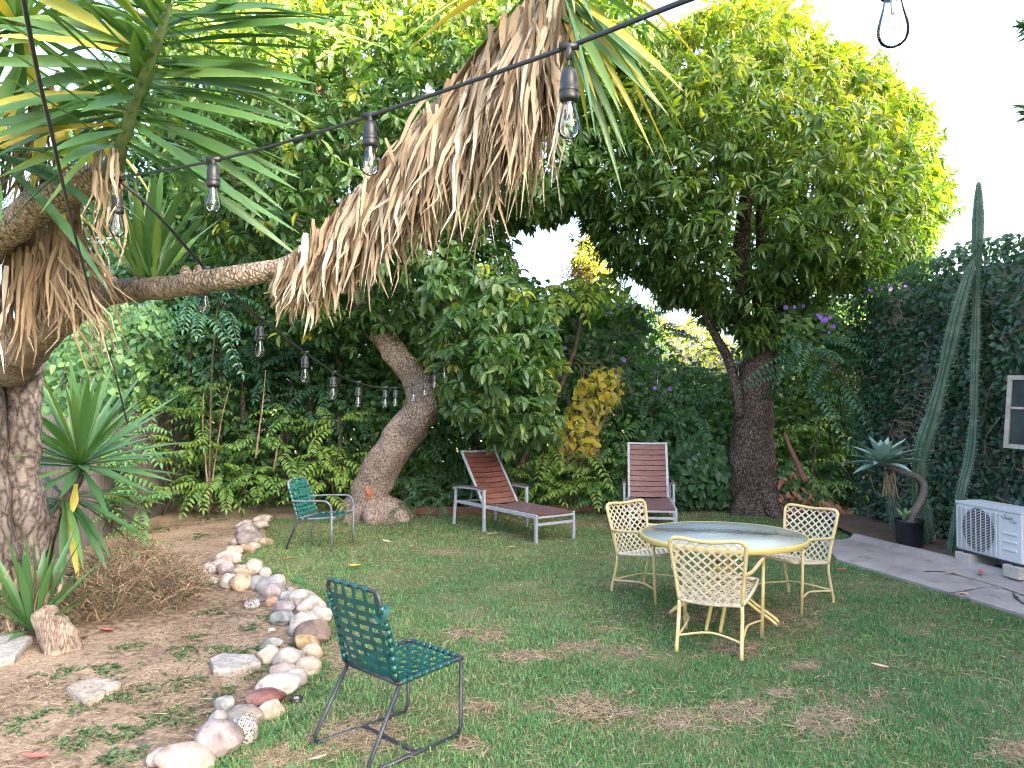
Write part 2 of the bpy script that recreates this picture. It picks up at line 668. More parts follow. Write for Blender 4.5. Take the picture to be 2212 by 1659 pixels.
m_conc = concrete()
PD = Vector((.255, -.967, 0)).normalized()      # direction of the path toward the camera side
PN = Vector((.967, .255, 0)).normalized()       # across, toward the house
pa = gp(1808, 1212)
pk = gp(1869, 1178)
wpath = (pk - pa).dot(PN)


def path_pt(s, c, z=0):
    p = pa + PD * s + PN * c
    return (p.x, p.y, z)


mb = MB()
prof = [(0, -.02), (.0, .022), (.012, .028), (.25, .03), (wpath - .02, .03), (wpath + .01, .04), (wpath + .03, .065), (wpath + .055, .082),
        (wpath + .09, .088), (wpath + .13, .08), (wpath + .15, -.02)]
ss = [-.95, -.6, -.3, 0, .6, 1.2, 1.8, 2.4, 3.2, 4.5, 7, 10]
vs, fs = [], []
for i, s_ in enumerate(ss):
    for c_, z_ in prof:
        cc = c_
        if s_ < 0 and c_ < .3: cc = c_ + min(.5, (-s_) * .55)
        jit = .008 * mnoise.noise(Vector((s_ * 3, c_ * 4, 1.3)))
        vs.append(path_pt(s_, cc, z_ + (jit if z_ > 0.025 else 0)))
k = len(prof)
for i in range(len(ss) - 1):
    for j in range(k - 1):
        fs.append((i * k + j, i * k + j + 1, (i + 1) * k + j + 1, (i + 1) * k + j))
fs += [tuple(range(k)), tuple((len(ss) - 1) * k + j for j in range(k - 1, -1, -1))]
mb.add(vs, fs, smooth=False)
path_o = mb.build('concrete_path', m_conc)
tag(path_o, kind='structure')
bmx = bmesh.new(); bmx.from_mesh(path_o.data); bmesh.ops.recalc_face_normals(bmx, faces=bmx.faces); bmx.to_mesh(path_o.data); bmx.free()
# cracks: dark soil filled strips lying on the slab
m_soil = surf('damp soil', [(.35, (.035, .024, .018)), (.7, (.09, .065, .05))], 30, bump=.7, rough=.95)
cr = MB()
def crackline(pts, w):
    P = [gp(*p, z=.034) for p in pts]
    P = catmull(P, 5)
    vs, fs = [], []
    for i, p in enumerate(P):
        d = (P[min(i + 1, len(P) - 1)] - P[max(i - 1, 0)]).normalized()
        x = d.cross(Vector((0, 0, 1)))
        ww = w * (.15 + 1.5 * abs(mnoise.noise(p * 17))) * (.25 if i in (0, len(P) - 1) else 1)
        vs += [p + x * ww, p - x * ww]
        if i: fs.append((2 * i - 2, 2 * i - 1, 2 * i + 1, 2 * i))
    cr.add(vs, fs)
crackline([(1990, 1234), (2040, 1235), (2090, 1248), (2140, 1262), (2180, 1275), (2230, 1292)], .022)
crackline([(2040, 1282), (2090, 1275), (2130, 1268), (2160, 1272)], .012)
crackline([(2188, 1280), (2200, 1296), (2230, 1315)], .03)
tag(cr.build('path_crack', m_soil), kind='structure')

# ================================================================== grass
def clumps(x, y, sc, seed):
    return np.array([mnoise.noise(Vector((a * sc, b * sc, seed))) for a, b in zip(x, y)])


def scatter_ground(n, ymin, ymax, poly, pw=2.0, xmul=1.05):
    # density falls as 1/Y^2
    u = rng.uniform(0, 1, n)
    # pdf over Y ~ Y * Y^-2 = 1/Y
    Y = ymin * (ymax / ymin) ** u
    X = rng.uniform(-1, 1, n) * (Y * .70 * xmul + .25)
    ok = in_poly(X, Y, poly)
    return X[ok], Y[ok]


X, Y = scatter_ground(410000, 2.7, 12.1, LAWN, xmul=1.28)
px, py = to_px(X, Y)
bw = bare_w(px, py)
c1 = clumps(X, Y, 1.4, 3.1)
c2 = clumps(X, Y, 5.0, 8.7)
c3 = clumps(X, Y, .55, 1.7)
thin = np.clip(.62 * bw * 1.5 + np.clip(-c1 * .5 - c2 * .7 - .22, 0, .6), 0, .96)
keep = rng.uniform(0, 1, len(X)) > thin
X, Y, bw, c1, c2, c3, px = (a[keep] for a in (X, Y, bw, c1, c2, c3, px))
n = len(X)
sc = (Y / 4.0) ** .55
P = np.stack([X, Y, np.full(n, -.004)], 1)
ang = rng.uniform(0, 6.283, n) + c2 * 2
lean = rng.uniform(.15, 1.0, n)
D = np.stack([np.cos(ang) * lean, np.sin(ang) * lean, np.full(n, .75)], 1)
S = np.stack([-np.sin(ang), np.cos(ang), np.zeros(n)], 1)
Lg = rng.uniform(.028, .062, n) * (1 + .55 * c1 + .5 * c2) * (1 - .45 * bw)
Lg = np.clip(Lg, .015, .1)
Wg = rng.uniform(.0028, .0048, n) * sc
drift = np.clip((px - 1050) / 1300, -.5, .8)
tint = .48 + .16 * rng.normal(size=n) - .22 * c3 - .18 * c1 - .18 * drift + .35 * bw
straw = rng.uniform(0, 1, n) < (.035 + .5 * bw + np.clip(-c1 * .25, 0, .2))
tint = np.where(straw, rng.uniform(.86, 1.0, n), np.clip(tint, 0, .8))
m_grass = leafmat('grass blades', [(0, (.036, .14, .055)), (.3, (.075, .225, .08)), (.55, (.14, .31, .11)), (.8, (.28, .35, .15)),
                                   (.86, (.30, .23, .12)), (1, (.44, .34, .20))], trans=(1.2, 1.3, .7), tw=.3, rough=.5, spec=.25)
# taller unmown tufts caught round the rocks and chair feet
tx, ty = [], []
RL = [gp(*q) for q in ROCKLINE[1:]]
for i in range(150):
    j = random.randrange(len(RL) - 1)
    q = RL[j].lerp(RL[j + 1], random.random()) + Vector((random.gauss(.05, .09), random.gauss(0, .05), 0))
    for _ in range(random.randint(10, 34)):
        tx.append(q.x + random.gauss(0, .022)); ty.append(q.y + random.gauss(0, .022))
for i in range(420):
    Yq = 3.1 * (11.2 / 3.1) ** random.random(); Xq = random.uniform(-.62, .66) * Yq
    if not in_poly(np.array([Xq]), np.array([Yq]), LAWN)[0]: continue
    r_ = random.uniform(.02, .06)
    for _ in range(random.randint(14, 40)):
        tx.append(Xq + random.gauss(0, r_)); ty.append(Yq + random.gauss(0, r_))
tx, ty = np.array(tx), np.array(ty)
n2 = len(tx)
an2 = rng.uniform(0, 6.283, n2); ln2 = rng.uniform(.1, .8, n2)
P2 = np.stack([tx, ty, np.full(n2, -.004)], 1)
D2 = np.stack([np.cos(an2) * ln2, np.sin(an2) * ln2, np.full(n2, .9)], 1)
S2 = np.stack([-np.sin(an2), np.cos(an2), np.zeros(n2)], 1)
t2 = np.where(rng.uniform(0, 1, n2) < .08, .9, np.clip(.25 + .17 * rng.normal(size=n2), 0, .7))
g_ = leafobj('grass', [ribbon_arrays(P, D, S, Lg, Wg, tint, [1, .8, .12], .35),
                       ribbon_arrays(P2, D2, S2, rng.uniform(.04, .095, n2), rng.uniform(.003, .005, n2) * (ty / 4) ** .5, t2, [1, .85, .5, .1], .4)], m_grass)
tag(g_, kind='stuff')

# straw and thatch lying in the bare patches of the lawn and over the dirt bed
X, Y = scatter_ground(420000, 2.9, 12.3, LAWN)
px, py = to_px(X, Y)
bw = bare_w(px, py)
keep = rng.uniform(0, 1, len(X)) < (.03 + .75 * bw)
X, Y = X[keep], Y[keep]
nl = len(X)
X2, Y2 = scatter_ground(150000, 2.9, 12.3, DIRT)
cc = clumps(X2, Y2, 1.6, 5.5)
c4 = clumps(X2, Y2, .7, 9.5)
keep = rng.uniform(0, 1, len(X2)) < np.clip(.45 + 1.3 * cc, .06, 1)
X2, Y2, c4 = X2[keep], Y2[keep], c4[keep]
X, Y = np.concatenate([X, X2]), np.concatenate([Y, Y2])
n = len(X)
sc = (Y / 4.0) ** .55
P = np.stack([X, Y, rng.uniform(.006, .016, n)], 1)
ang = rng.uniform(0, 6.283, n)
D = np.stack([np.cos(ang), np.sin(ang), rng.uniform(-.05, .25, n)], 1)
S = np.stack([-np.sin(ang), np.cos(ang), rng.uniform(-.3, .3, n)], 1)
tint = np.clip(.5 + .22 * rng.normal(size=n), 0, 1)
tint[:nl] = np.clip(.66 + .2 * rng.normal(size=nl), .1, 1)
tint[-len(X2):] = np.clip(.36 + (tint[-len(X2):] - .5) * 1.7 - .08 + .4 * c4, 0, 1)
m_straw = leafmat('dry straw', [(0, (.085, .055, .034)), (.35, (.20, .138, .085)), (.65, (.34, .262, .175)), (1, (.56, .45, .31))], tw=.1, rough=.8, spec=.1)
s_ = leafobj('dry_grass_thatch', [ribbon_arrays(P, D, S, rng.uniform(.02, .10, n), rng.uniform(.002, .0045, n) * sc, tint, [.6, 1, .2], .12)], m_straw)
tag(s_, kind='stuff')

# low green weeds creeping over the dirt bed
spots = [(400, 1413, 40), (280, 1398, 22), (530, 1415, 45), (620, 1446, 36), (480, 1405, 26), (560, 1460, 30), (400, 1478, 40), (300, 1500, 45), (200, 1515, 45),
         (330, 1560, 38), (480, 1500, 30), (460, 1325, 22), (575, 1335, 18), (640, 1395, 12), (700, 1455, 30), (160, 1600, 40), (60, 1560, 45), (250, 1590, 36),
         (420, 1380, 18), (300, 1300, 30), (380, 1250, 20), (120, 1460, 40), (390, 1555, 40), (560, 1400, 22), (230, 1450, 36), (640, 1560, 40), (480, 1650, 40),
         (690, 1480, 25), (500, 1235, 14), (455, 1262, 16), (430, 1160, 30), (345, 1145, 30), (480, 1120, 40), (260, 1640, 40), (540, 1360, 20), (720, 1500, 30), (600, 1590, 34)]
Xs, Ys, Ts = [], [], []
for a, b, r in spots:
    q = gp(a, b)
    R = r / F * q.y
    k = int(26 * (r / 30))
    for _ in range(k):
        u, v = rng.normal(0, .5, 2)
        for __ in range(7):
            Xs.append(q.x + u * R * 1.3 + rng.normal(0, .012)); Ys.append(q.y + v * R * 1.6 + rng.normal(0, .012))
X, Y = np.array(Xs), np.array(Ys)
n = len(X)
P = np.stack([X, Y, np.full(n, .004)], 1)
ang = rng.uniform(0, 6.283, n)
D = np.stack([np.cos(ang), np.sin(ang), rng.uniform(.2, .9, n)], 1)
m_weed = leafmat('weed leaves', [(0, (.035, .075, .035)), (.5, (.07, .13, .06)), (1, (.13, .20, .07))], trans=(1.1, 1.3, .6), tw=.25)
wd = leafobj('weeds', [leaf_arrays(P, D, rvec(n) * .4 + np.array([0, 0, 1]), rng.uniform(.012, .035, n), rng.uniform(.008, .018, n), rng.uniform(0, 1, n), T_SIMPLE)], m_weed)
tag(wd, kind='stuff')

# ================================================================== house on the right (ivy wall) and an added unseen sun blocker beyond
m_stucco = surf('grey stucco', [(.3, (.30, .29, .27)), (.7, (.42, .41, .38))], 5, bump=.4, bscale=120, bdist=.004, rough=.9)
m_roof = surf('brown shingle', [(.3, (.08, .06, .05)), (.7, (.15, .12, .10))], 9, bump=.5, rough=.9)
WDIR = Vector((.10, -1, 0)).normalized()
WN = Vector((-1, -.10, 0)).normalized()          # outward, into the yard
W0 = Vector((5.18, 11.05, 0))                    # far end of the wall


def wall_pt(s, z, out=0.0):
    p = W0 + WDIR * s + WN * out
    return Vector((p.x, p.y, z))


WH = 3.2
house = empty('house', (W0.x, W0.y, 0), 0, 'stucco house along the right side, long wall under ivy, one window at the edge', 'house')
mb = MB()
WLEN = 17.0
def prism(base, z0, z1, m=None):
    m = m or MB()
    n_ = len(base)
    vs = [(p[0], p[1], z0) for p in base] + [(p[0], p[1], z1) for p in base]
    fs = [tuple(range(n_ - 1, -1, -1)), tuple(range(n_, 2 * n_))] + [(i, (i + 1) % n_, n_ + (i + 1) % n_, n_ + i) for i in range(n_)]
    m.add(vs, fs)
    return m
a_, b_ = wall_pt(0, 0), wall_pt(WLEN, 0)
prism([(a_.x, a_.y), (b_.x, b_.y), (b_.x + 9, b_.y), (14.2, 8.7), (6.6, 8.7), (6.6, 10.55)], 0, WH, mb)
mb.build('wall', m_stucco, house, world=True)
mb = prism([(7.15, 5.2), (8.2, b_.y + .1), (15, b_.y + .1), (14, 5.2)], WH, 10.4)  # unseen upper storeys, added and stepped in height to shade the trees
prism([(7.05, 7.1), (7.15, 5.203), (14, 5.203), (14, 7.1)], WH, 6.9, mb)
prism([(6.95, 8.5), (7.05, 7.103), (14, 7.103), (14, 8.5)], WH, 5.0, mb)
mb.build('added_upper_wall', m_stucco, house, world=True)
mb = MB()
for (x0, x1, y0, y1, z, h) in ((6.95, 15.3, b_.y - .2, 5.3, 10.402, .3),):
    mb.add([(x0, y0, z), (x1, y0, z), (x1, y1, z), (x0, y1, z), ((x0 + x1) / 2, y0, z + 1.0), ((x0 + x1) / 2, y1, z + 1.0)],
           [(0, 3, 2, 1), (0, 1, 4), (3, 5, 2), (0, 4, 5, 3), (1, 2, 5, 4)])
mb.build('added_roof', m_roof, house, world=True)  # unseen cover over the added upper storey
# casement window swung slightly off the wall
fr = MB(); pn = MB()
wx = .26
wc = at(2240, 892, 7.55)
hw, hh = .27, .345
Rw = Matrix.Rotation(math.radians(4.5), 3, 'Y') @ Matrix.Rotation(math.atan2(WDIR.y, WDIR.x) + math.radians(20), 3, 'Z')
for dx, dz, sx, sz in ((-hw, 0, .045, 2 * hh + .045), (hw, 0, .045, 2 * hh + .045), (0, hh, 2 * hw - .045, .045), (0, -hh, 2 * hw - .045, .045), (0, .04, 2 * hw - .05, .022)):
    fr.box(wc + Rw @ Vector((dx, 0, dz)), (sx, .045, sz), Rw)
pn.box(wc, (2 * hw - .05, .012, 2 * hh - .05), Rw)
m_winframe = surf('chipped cream paint', [(.3, (.20, .19, .16)), (.6, (.36, .34, .29))], 12, rough=.6)
m_pane = surf('dark window glass', [(.3, (.008, .014, .014)), (.7, (.035, .05, .045))], 6, rough=.35, spec=.25)
wf = fr.build('window', m_winframe, house, world=True)
pn2 = pn.build('pane', m_pane, wf)
pn2.data.transform(Matrix.Translation(-house.location))

mb = prism([(9.2, 11.78), (16, 11.2), (17, 20), (13.7, 20), (9.3, 13.5)], 0, 5.3)  # unseen building added to keep low sun off the hedge
prism([(6.8, 10.97), (9.19, 10.97), (9.28, 13.5), (7.7, 12.8)], 0, 3.55, mb)
nb = empty('added_sun_blocker', (9.2, 11.78, 0), 0, 'plain stucco house next door, beyond the far end of the ivy', 'house')
mb.build('wall', m_stucco, nb, world=True)
mb = MB()
mb.add([(9.1, 11.7, 5.302), (16.2, 11.1, 5.302), (17.2, 20.1, 5.302), (13.6, 20.1, 5.302), (9.2, 13.6, 5.302), (13.6, 15.2, 5.9)], [(4, 3, 2, 1, 0), (0, 1, 5), (1, 2, 5), (2, 3, 5), (3, 4, 5), (4, 0, 5)])
mb.build('added_roof', m_roof, nb, world=True)
# ================================================================== furniture materials
m_steel = surf('charcoal tube', [(.35, (.018, .022, .03)), (.7, (.036, .04, .052))], 18, rough=.42, spec=.5, bump=.05, bscale=90)
m_steel2 = surf('grey tube', [(.35, (.11, .13, .15)), (.7, (.17, .19, .22))], 18, rough=.45, spec=.5)
m_strapd = surf('dark teal vinyl strap', [(.3, (.003, .042, .042)), (.7, (.006, .085, .078))], 14, rough=.33, spec=.5)
m_strapl = surf('faded teal vinyl strap', [(.3, (.006, .075, .075)), (.7, (.018, .14, .13))], 14, rough=.42, spec=.4)
m_yel = surf('cream yellow tube', [(.25, (.44, .33, .12)), (.5, (.53, .43, .21)), (.75, (.56, .49, .31))], 7, rough=.4, spec=.5)
m_yelstrap = surf('cream vinyl strap', [(.3, (.46, .40, .28)), (.7, (.60, .55, .43))], 10, rough=.45, spec=.4)
m_yelrim = surf('butter yellow rim', [(.3, (.50, .39, .12)), (.7, (.57, .46, .18))], 6, rough=.35, spec=.5)
m_alu = surf('silver grey frame', [(.35, (.26, .29, .32)), (.7, (.36, .39, .43))], 14, rough=.38, spec=.5)
m_slat = surf('red brown slat', [(.3, (.085, .03, .024)), (.5, (.14, .05, .038)), (.72, (.19, .085, .068))], 5, rough=.42, spec=.45,
              stretch=(1, 6, 6), bump=.15, bscale=30)
m_slat2 = surf('weathered grey brown slat', [(.3, (.085, .05, .05)), (.7, (.16, .11, .11))], 5, rough=.35, spec=.5, stretch=(1, 6, 6))


def placed(name, loc, fwd, label, cat, group=None):
    return empty(name, loc, -math.atan2(fwd[0], fwd[1]), label, cat, group)


def weave(mb, p, ui, vi, wu, wv, th, amp, over=0):
    """straps: p(u,v)->(point, normal); ui/vi lists of u / v positions of straps"""
    for a, u in enumerate(ui):
        pts, ns = [], []
        k = 2 * len(vi) + 1
        for j in range(k):
            v = j / (k - 1)
            q, nn = p(u, v)
            s = ((j // 2 + a) % 2) * 2 - 1 if j % 2 else 0
            pts.append(q + nn * amp * s); ns.append(nn)
        mb.ribbon(pts, ns, wu, th)
    for a, v in enumerate(vi):
        pts, ns = [], []
        k = 2 * len(ui) + 1
        for j in range(k):
            u = j / (k - 1)
            q, nn = p(u, v)
            s = -(((j // 2 + a) % 2) * 2 - 1) if j % 2 else 0
            pts.append(q + nn * amp * s); ns.append(nn)
        mb.ribbon(pts, ns, wv, th)


def wraps(mb, a, b, r, ts, w):
    a, b = Vector(a), Vector(b)
    d = (b - a).normalized()
    for t in ts:
        c = a + (b - a) * t
        mb.tube([c - d * w / 2, c + d * w / 2], r, 10)


# ------------------------------------------------------------------ near green chair (no arms, sled base)
fr_, fl_ = gp(999, 1589), gp(885.5, 1539)
rl_ = gp(684, 1613)
mid = (fr_ + fl_) / 2
wv_ = (fr_ - fl_).normalized()
fwd = Vector((-wv_.y, wv_.x, 0))
ch = placed('strap_chair', (mid.x, mid.y, 0), fwd, 'armless dark green strap chair on sled legs, turned away beside the river rocks', 'chair', 'green strap chairs')
hw = (fr_ - fl_).length / 2
SF, SR, BT = (0, .385), (-.405, .362), (-.515, .80)      # (y, z) of seat front, seat rear, back top
t = MB()   # seat loop
t.tube([(-hw, SR[0], SR[1]), (-hw, -.2, .374), (-hw, SF[0] - .05, SF[1]), (-hw + .035, SF[0], SF[1]), (hw - .035, SF[0], SF[1]), (hw, SF[0] - .05, SF[1]),
        (hw, -.2, .374), (hw, SR[0], SR[1])], .0105, 10, res=3)
t.tube([(-hw, SR[0], SR[1]), (hw, SR[0], SR[1])], .0105, 10)
t.build('seat_frame', m_steel, ch)
t = MB()
bw2 = hw + .005
t.tube([(-hw, SR[0] - .006, SR[1] + .01), (-bw2, -.46, .60), (-bw2, BT[0] + .008, BT[1] - .06), (-bw2 + .015, BT[0], BT[1] - .012), (-bw2 + .06, BT[0] - .002, BT[1]),
        (bw2 - .06, BT[0] - .002, BT[1]), (bw2 - .015, BT[0], BT[1] - .012), (bw2, BT[0] + .008, BT[1] - .06), (bw2, -.46, .60), (hw, SR[0] - .006, SR[1] + .01)], .0105, 10, res=3)
t.build('back_frame', m_steel, ch)


def seatp(u, v):
    x = -hw + 2 * hw * u
    y = SR[0] + (SF[0] - SR[0]) * v
    z = SR[1] + (SF[1] - SR[1]) * v - .018 * math.sin(math.pi * u) * math.sin(math.pi * v)
    return Vector((x, y, z)), Vector((0, 0, 1))


def backp(u, v):
    x = -bw2 + 2 * bw2 * u
    y = SR[0] + (BT[0] - SR[0]) * v - .012 * math.sin(math.pi * v) - .015 * math.sin(math.pi * u)
    z = SR[1] + .01 + (BT[1] - SR[1] - .01) * v
    return Vector((x, y, z)), Vector((0, -.97, -.24)).normalized() * -1


t = MB()
weave(t, seatp, [.12, .25, .38, .5, .62, .75, .88], [.08, .21, .34, .47, .6, .73, .86], .022, .024, .0022, .003)
for s in (-1, 1):
    wraps(t, (s * hw, SR[0], SR[1]), (s * hw, SF[0] - .05, SF[1]), .0135, [.1, .22, .36, .48, .6, .73, .87], .03)
wraps(t, (-hw + .03, SF[0], SF[1]), (hw - .03, SF[0], SF[1]), .0135, [.1, .23, .36, .5, .63, .76, .9], .03)
t.build('seat_webbing', m_strapd, ch)
t = MB()
weave(t, backp, [.17, .36, .55, .75, .92][:5], [.06, .17, .28, .39, .50, .61, .72, .83], .026, .026, .0022, .003)
for s in (-1, 1):
    wraps(t, (s * hw, SR[0] - .01, SR[1] + .02), (s * bw2, -.46, .60), .0135, [.08, .25, .45, .65, .85], .035)
    wraps(t, (s * bw2, -.46, .60), (s * bw2, BT[0] + .008, BT[1] - .06), .0135, [.05, .3, .62, .85], .034)
wraps(t, (-bw2 + .06, BT[0] - .002, BT[1]), (bw2 - .06, BT[0] - .002, BT[1]), .0135, [.1, .34, .58, .84], .05)
# two straps have slipped off the frame and curl outward at the upper corners
for s in (-1, 1):
    q = Vector((s * bw2, -.49, .70))
    pts = [q + Vector((-s * .05, .0, -.01)), q + Vector((-s * .01, -.02, -.03)), q + Vector((s * .018, -.012, -.015)), q + Vector((s * .022, -.0, .02)), q + Vector((s * .006, .006, .04))]
    t.ribbon(catmull(pts, 4), (s * .6, -.6, .2), .026, .0022)
t.build('backrest_webbing', m_strapd, ch)
RF = (-.585, .012)
rx = (hw + .012)
for s in (-1, 1):
    t = MB(); t.tube([(s * hw, -.012, SF[1] - .008), (s * hw, -.012, .05), (s * hw, -.03, .016)], .0095, 8); t.build('leg', m_steel, ch)
    t = MB(); t.tube([(s * hw, SR[0] + .01, SR[1] - .006), (s * rx, RF[0] + .01, .05), (s * rx, RF[0] + .02, .016)], .0105, 8); t.build('leg', m_steel, ch)
    t = MB(); t.tube([(s * hw, -.03, .014), (s * rx, RF[0] + .02, .014)], .0095, 8); t.build('runner', m_steel, ch)
t = MB(); t.bar((-hw, -.30, .016), (hw, -.30, .016), .022, .012); t.build('crossbar', m_steel, ch)

# ------------------------------------------------------------------ far green armchair
a1, a2, a3, a4 = gp(718.2, 1191.4), gp(760.6, 1174.2), gp(614.5, 1191.4), gp(660.9, 1169.6)
mid = (a1 + a2) / 2
fw = ((a1 + a2) - (a3 + a4)); fw.z = 0; fw.normalize(); fw = (fw + Vector((.0, -.10, 0))).normalized()
ac = placed('strap_armchair', (mid.x, mid.y, 0), fw, 'faded green strap armchair with grey tubular arms in front of the leaning trunk', 'chair', 'green strap chairs')
hw = .27
SFz, SRz = .375, .345
t = MB()
t.tube([(-hw + .02, -.44, SRz), (-hw + .01, -.2, .36), (-hw + .02, -.03, SFz), (-hw + .05, 0, SFz), (hw - .05, 0, SFz), (hw - .02, -.03, SFz), (hw - .01, -.2, .36), (hw - .02, -.44, SRz)], .012, 10, res=3)
t.tube([(-hw + .02, -.44, SRz), (hw - .02, -.44, SRz)], .012, 10)
t.build('seat_frame', m_steel2, ac)
t = MB()
t.tube([(-.235, -.44, SRz), (-.235, -.50, .55), (-.22, -.565, .71), (-.19, -.578, .755), (-.12, -.585, .775), (.12, -.585, .775), (.19, -.578, .755), (.22, -.565, .71), (.235, -.50, .55), (.235, -.44, SRz)], .012, 10, res=3)
t.build('back_frame', m_steel2, ac)
def seatp2(u, v):
    return Vector((-.255 + .51 * u, -.44 + .44 * v, SRz + (SFz - SRz) * v - .02 * math.sin(math.pi * u) * math.sin(math.pi * v))), Vector((0, 0, 1))
def backp2(u, v):
    ww = .235 - .02 * v * v
    return Vector((-ww + 2 * ww * u, -.44 - .145 * v ** 1.2, SRz + .02 + .405 * v)), Vector((0, .95, .3)).normalized()
t = MB()
weave(t, seatp2, [.1, .22, .34, .46, .58, .7, .82, .92], [.1, .25, .4, .55, .7, .85], .03, .03, .0025, .003)
for s in (-1, 1): wraps(t, (s * (hw - .015), -.44, SRz), (s * (hw - .02), -.03, SFz), .0155, [.12, .3, .48, .66, .84], .05)
wraps(t, (-.22, 0, SFz), (.22, 0, SFz), .0155, [.08, .2, .34, .48, .62, .76, .9], .036)
t.build('seat_webbing', m_strapd, ac)
t = MB()
weave(t, backp2, [.14, .28, .42, .58, .72, .86], [.08, .2, .32, .44, .56, .68, .8, .9], .022, .026, .0025, .003)
for s in (-1, 1): wraps(t, (s * .237, -.44, SRz), (s * .237, -.50, .55), .015, [.2, .45, .7, .92], .03); wraps(t, (s * .235, -.50, .55), (s * .222, -.56, .70), .015, [.2, .5, .8], .03)
wraps(t, (-.13, -.585, .775), (.13, -.585, .775), .015, [.1, .35, .6, .88], .04)
t.build('backrest_webbing', m_strapl, ac)
for s in (-1, 1):
    t = MB()
    t.tube([(s * .25, -.505, .545), (s * .285, -.42, .552), (s * .29, -.15, .562), (s * .29, -.06, .555), (s * .29, -.012, .51), (s * .288, .0, .44)], .0115, 10, res=4)
    t.build('armrest', m_steel2, ac)
    t = MB(); t.tube([(s * .288, .0, .44), (s * .286, 0.0, .2), (s * .284, 0, 0)], .0115, 10); t.build('leg', m_steel2, ac)
    t = MB(); t.tube([(s * .25, -.44, SRz), (s * .25, -.49, .2), (s * .25, -.56, .04), (s * .25, -.565, 0)], .0115, 10); t.build('leg', m_steel if s > 0 else m_steel2, ac)

# ------------------------------------------------------------------ yellow lattice armchairs
def make_yellow(label):
    c = empty('lattice_armchair', (0, 0, 0), 0, label, 'chair', 'yellow lattice armchairs')
    # origin under the middle of the seat; forward = +y
    yb, yf = -.25, .27
    t = MB()
    t.tube([(-.205, yb, .335), (-.232, 0, .365), (-.24, yf - .04, .40), (-.2, yf, .405), (.2, yf, .405), (.24, yf - .04, .40), (.232, 0, .365), (.205, yb, .335)], .0125, 10, res=3)
    t.tube([(-.205, yb, .335), (0, yb - .012, .325), (.205, yb, .335)], .0125, 10, res=3)
    t.build('seat_frame', m_yelstrap, c)
    t = MB()
    t.tube([(-.205, yb, .335), (-.222, yb - .03, .50), (-.245, yb - .075, .70), (-.238, yb - .09, .745), (-.19, yb - .098, .765), (0, yb - .125, .752), (.19, yb - .098, .765),
            (.238, yb - .09, .745), (.245, yb - .075, .70), (.222, yb - .03, .50), (.205, yb, .335)], .0135, 10, res=4)
    t.build('back_frame', m_yel, c)

    def sp(u, v):
        w_ = .205 + .035 * v
        return Vector((-w_ + 2 * w_ * u, yb + (yf - yb) * v, .335 + .07 * v - .03 * math.sin(math.pi * u) * math.sin(math.pi * v)))

    def bp(u, v):
        w_ = .205 + .04 * v
        return Vector((-w_ + 2 * w_ * u, yb - .095 * v - .03 * math.sin(math.pi * u), .335 + .42 * v - .012 * math.sin(math.pi * u) * v))

    def lattice(mb, p, nu, nv, wd, nr):
        # diagonal straps in both directions: a = i/nu along u, slope nv
        for d in (1, -1):
            for i in range(-nv, nu + nv + 1):
                pts = []
                for j in range(25):
                    v = j / 24
                    u = (i + d * v * nv) / nu if d > 0 else (i - v * nv) / nu
                    if -.0001 <= u <= 1.0001: pts.append(p(min(max(u, 0), 1), v) + Vector(nr) * (.0018 * d))
                if len(pts) >= 2: mb.ribbon(pts, nr, wd, .002)
    t = MB(); lattice(t, sp, 8, 9, .0145, (0, 0, 1)); t.build('seat_webbing', m_yelstrap, c)
    t = MB(); lattice(t, bp, 7, 7, .0125, (0, .97, .22)); t.build('backrest_webbing', m_yelstrap, c)
    for s in (-1, 1):
        t = MB()
        t.tube([(s * .228, yb - .04, .545), (s * .262, yb + .06, .548), (s * .285, .05, .572), (s * .29, yf - .09, .575), (s * .285, yf - .045, .555), (s * .282, yf - .035, .51)], .0125, 10, res=4)
        t.build('armrest', m_yel, c)
        t = MB(); t.tube([(s * .282, yf - .035, .51), (s * .275, yf - .035, .25), (s * .268, yf - .03, 0)], .0125, 10); t.build('leg', m_yel, c)
        t = MB(); t.tube([(s * .205, yb, .335), (s * .207, yb - .005, .24), (s * .208, yb - .045, .1), (s * .21, yb - .062, .04), (s * .21, yb - .062, 0)], .0125, 10, res=3); t.build('leg', m_yel, c)
        t = MB(); t.tube([(s * .268, yf - .035, .125), (s * .205, .04, .135), (s * .2, -.12, .12), (s * .209, yb - .045, .10)], .008, 8, res=4); t.build('stretcher', m_yel, c)
    t = MB(); t.tube([(-.209, yb - .045, .105), (0, yb + .02, .13), (.209, yb - .045, .105)], .008, 8, res=5); t.build('stretcher', m_yel, c)
    return c


yc = make_yellow('yellow lattice armchair facing away, nearest in front of the glass table')
def put(o, loc, fwd):
    o.location = loc
    o.rotation_euler = (0, 0, -math.atan2(fwd[0], fwd[1]))


def from_rear(pl, pr, f):
    m_ = (gp(*pl) + gp(*pr)) / 2
    f = Vector((f[0], f[1], 0)).normalized()
    m_ = m_ + f * .312
    return (m_.x, m_.y, 0), f
l, f = from_rear((1467, 1410), (1596.5, 1425), (.42, .907))
put(yc, l, f)
yc2 = copy_tree(yc); yc2['label'] = 'yellow lattice armchair standing between the glass table and the upright lounger'
l, f = from_rear((1390.4, 1261), (1322.9, 1278), (.62, -.785))
put(yc2, l, f)
yc3 = copy_tree(yc); yc3['label'] = 'yellow lattice armchair beside the end of the concrete path'
l, f = from_rear((1704.3, 1279), (1798.9, 1303), (-.80, -.60))
put(yc3, l, f)

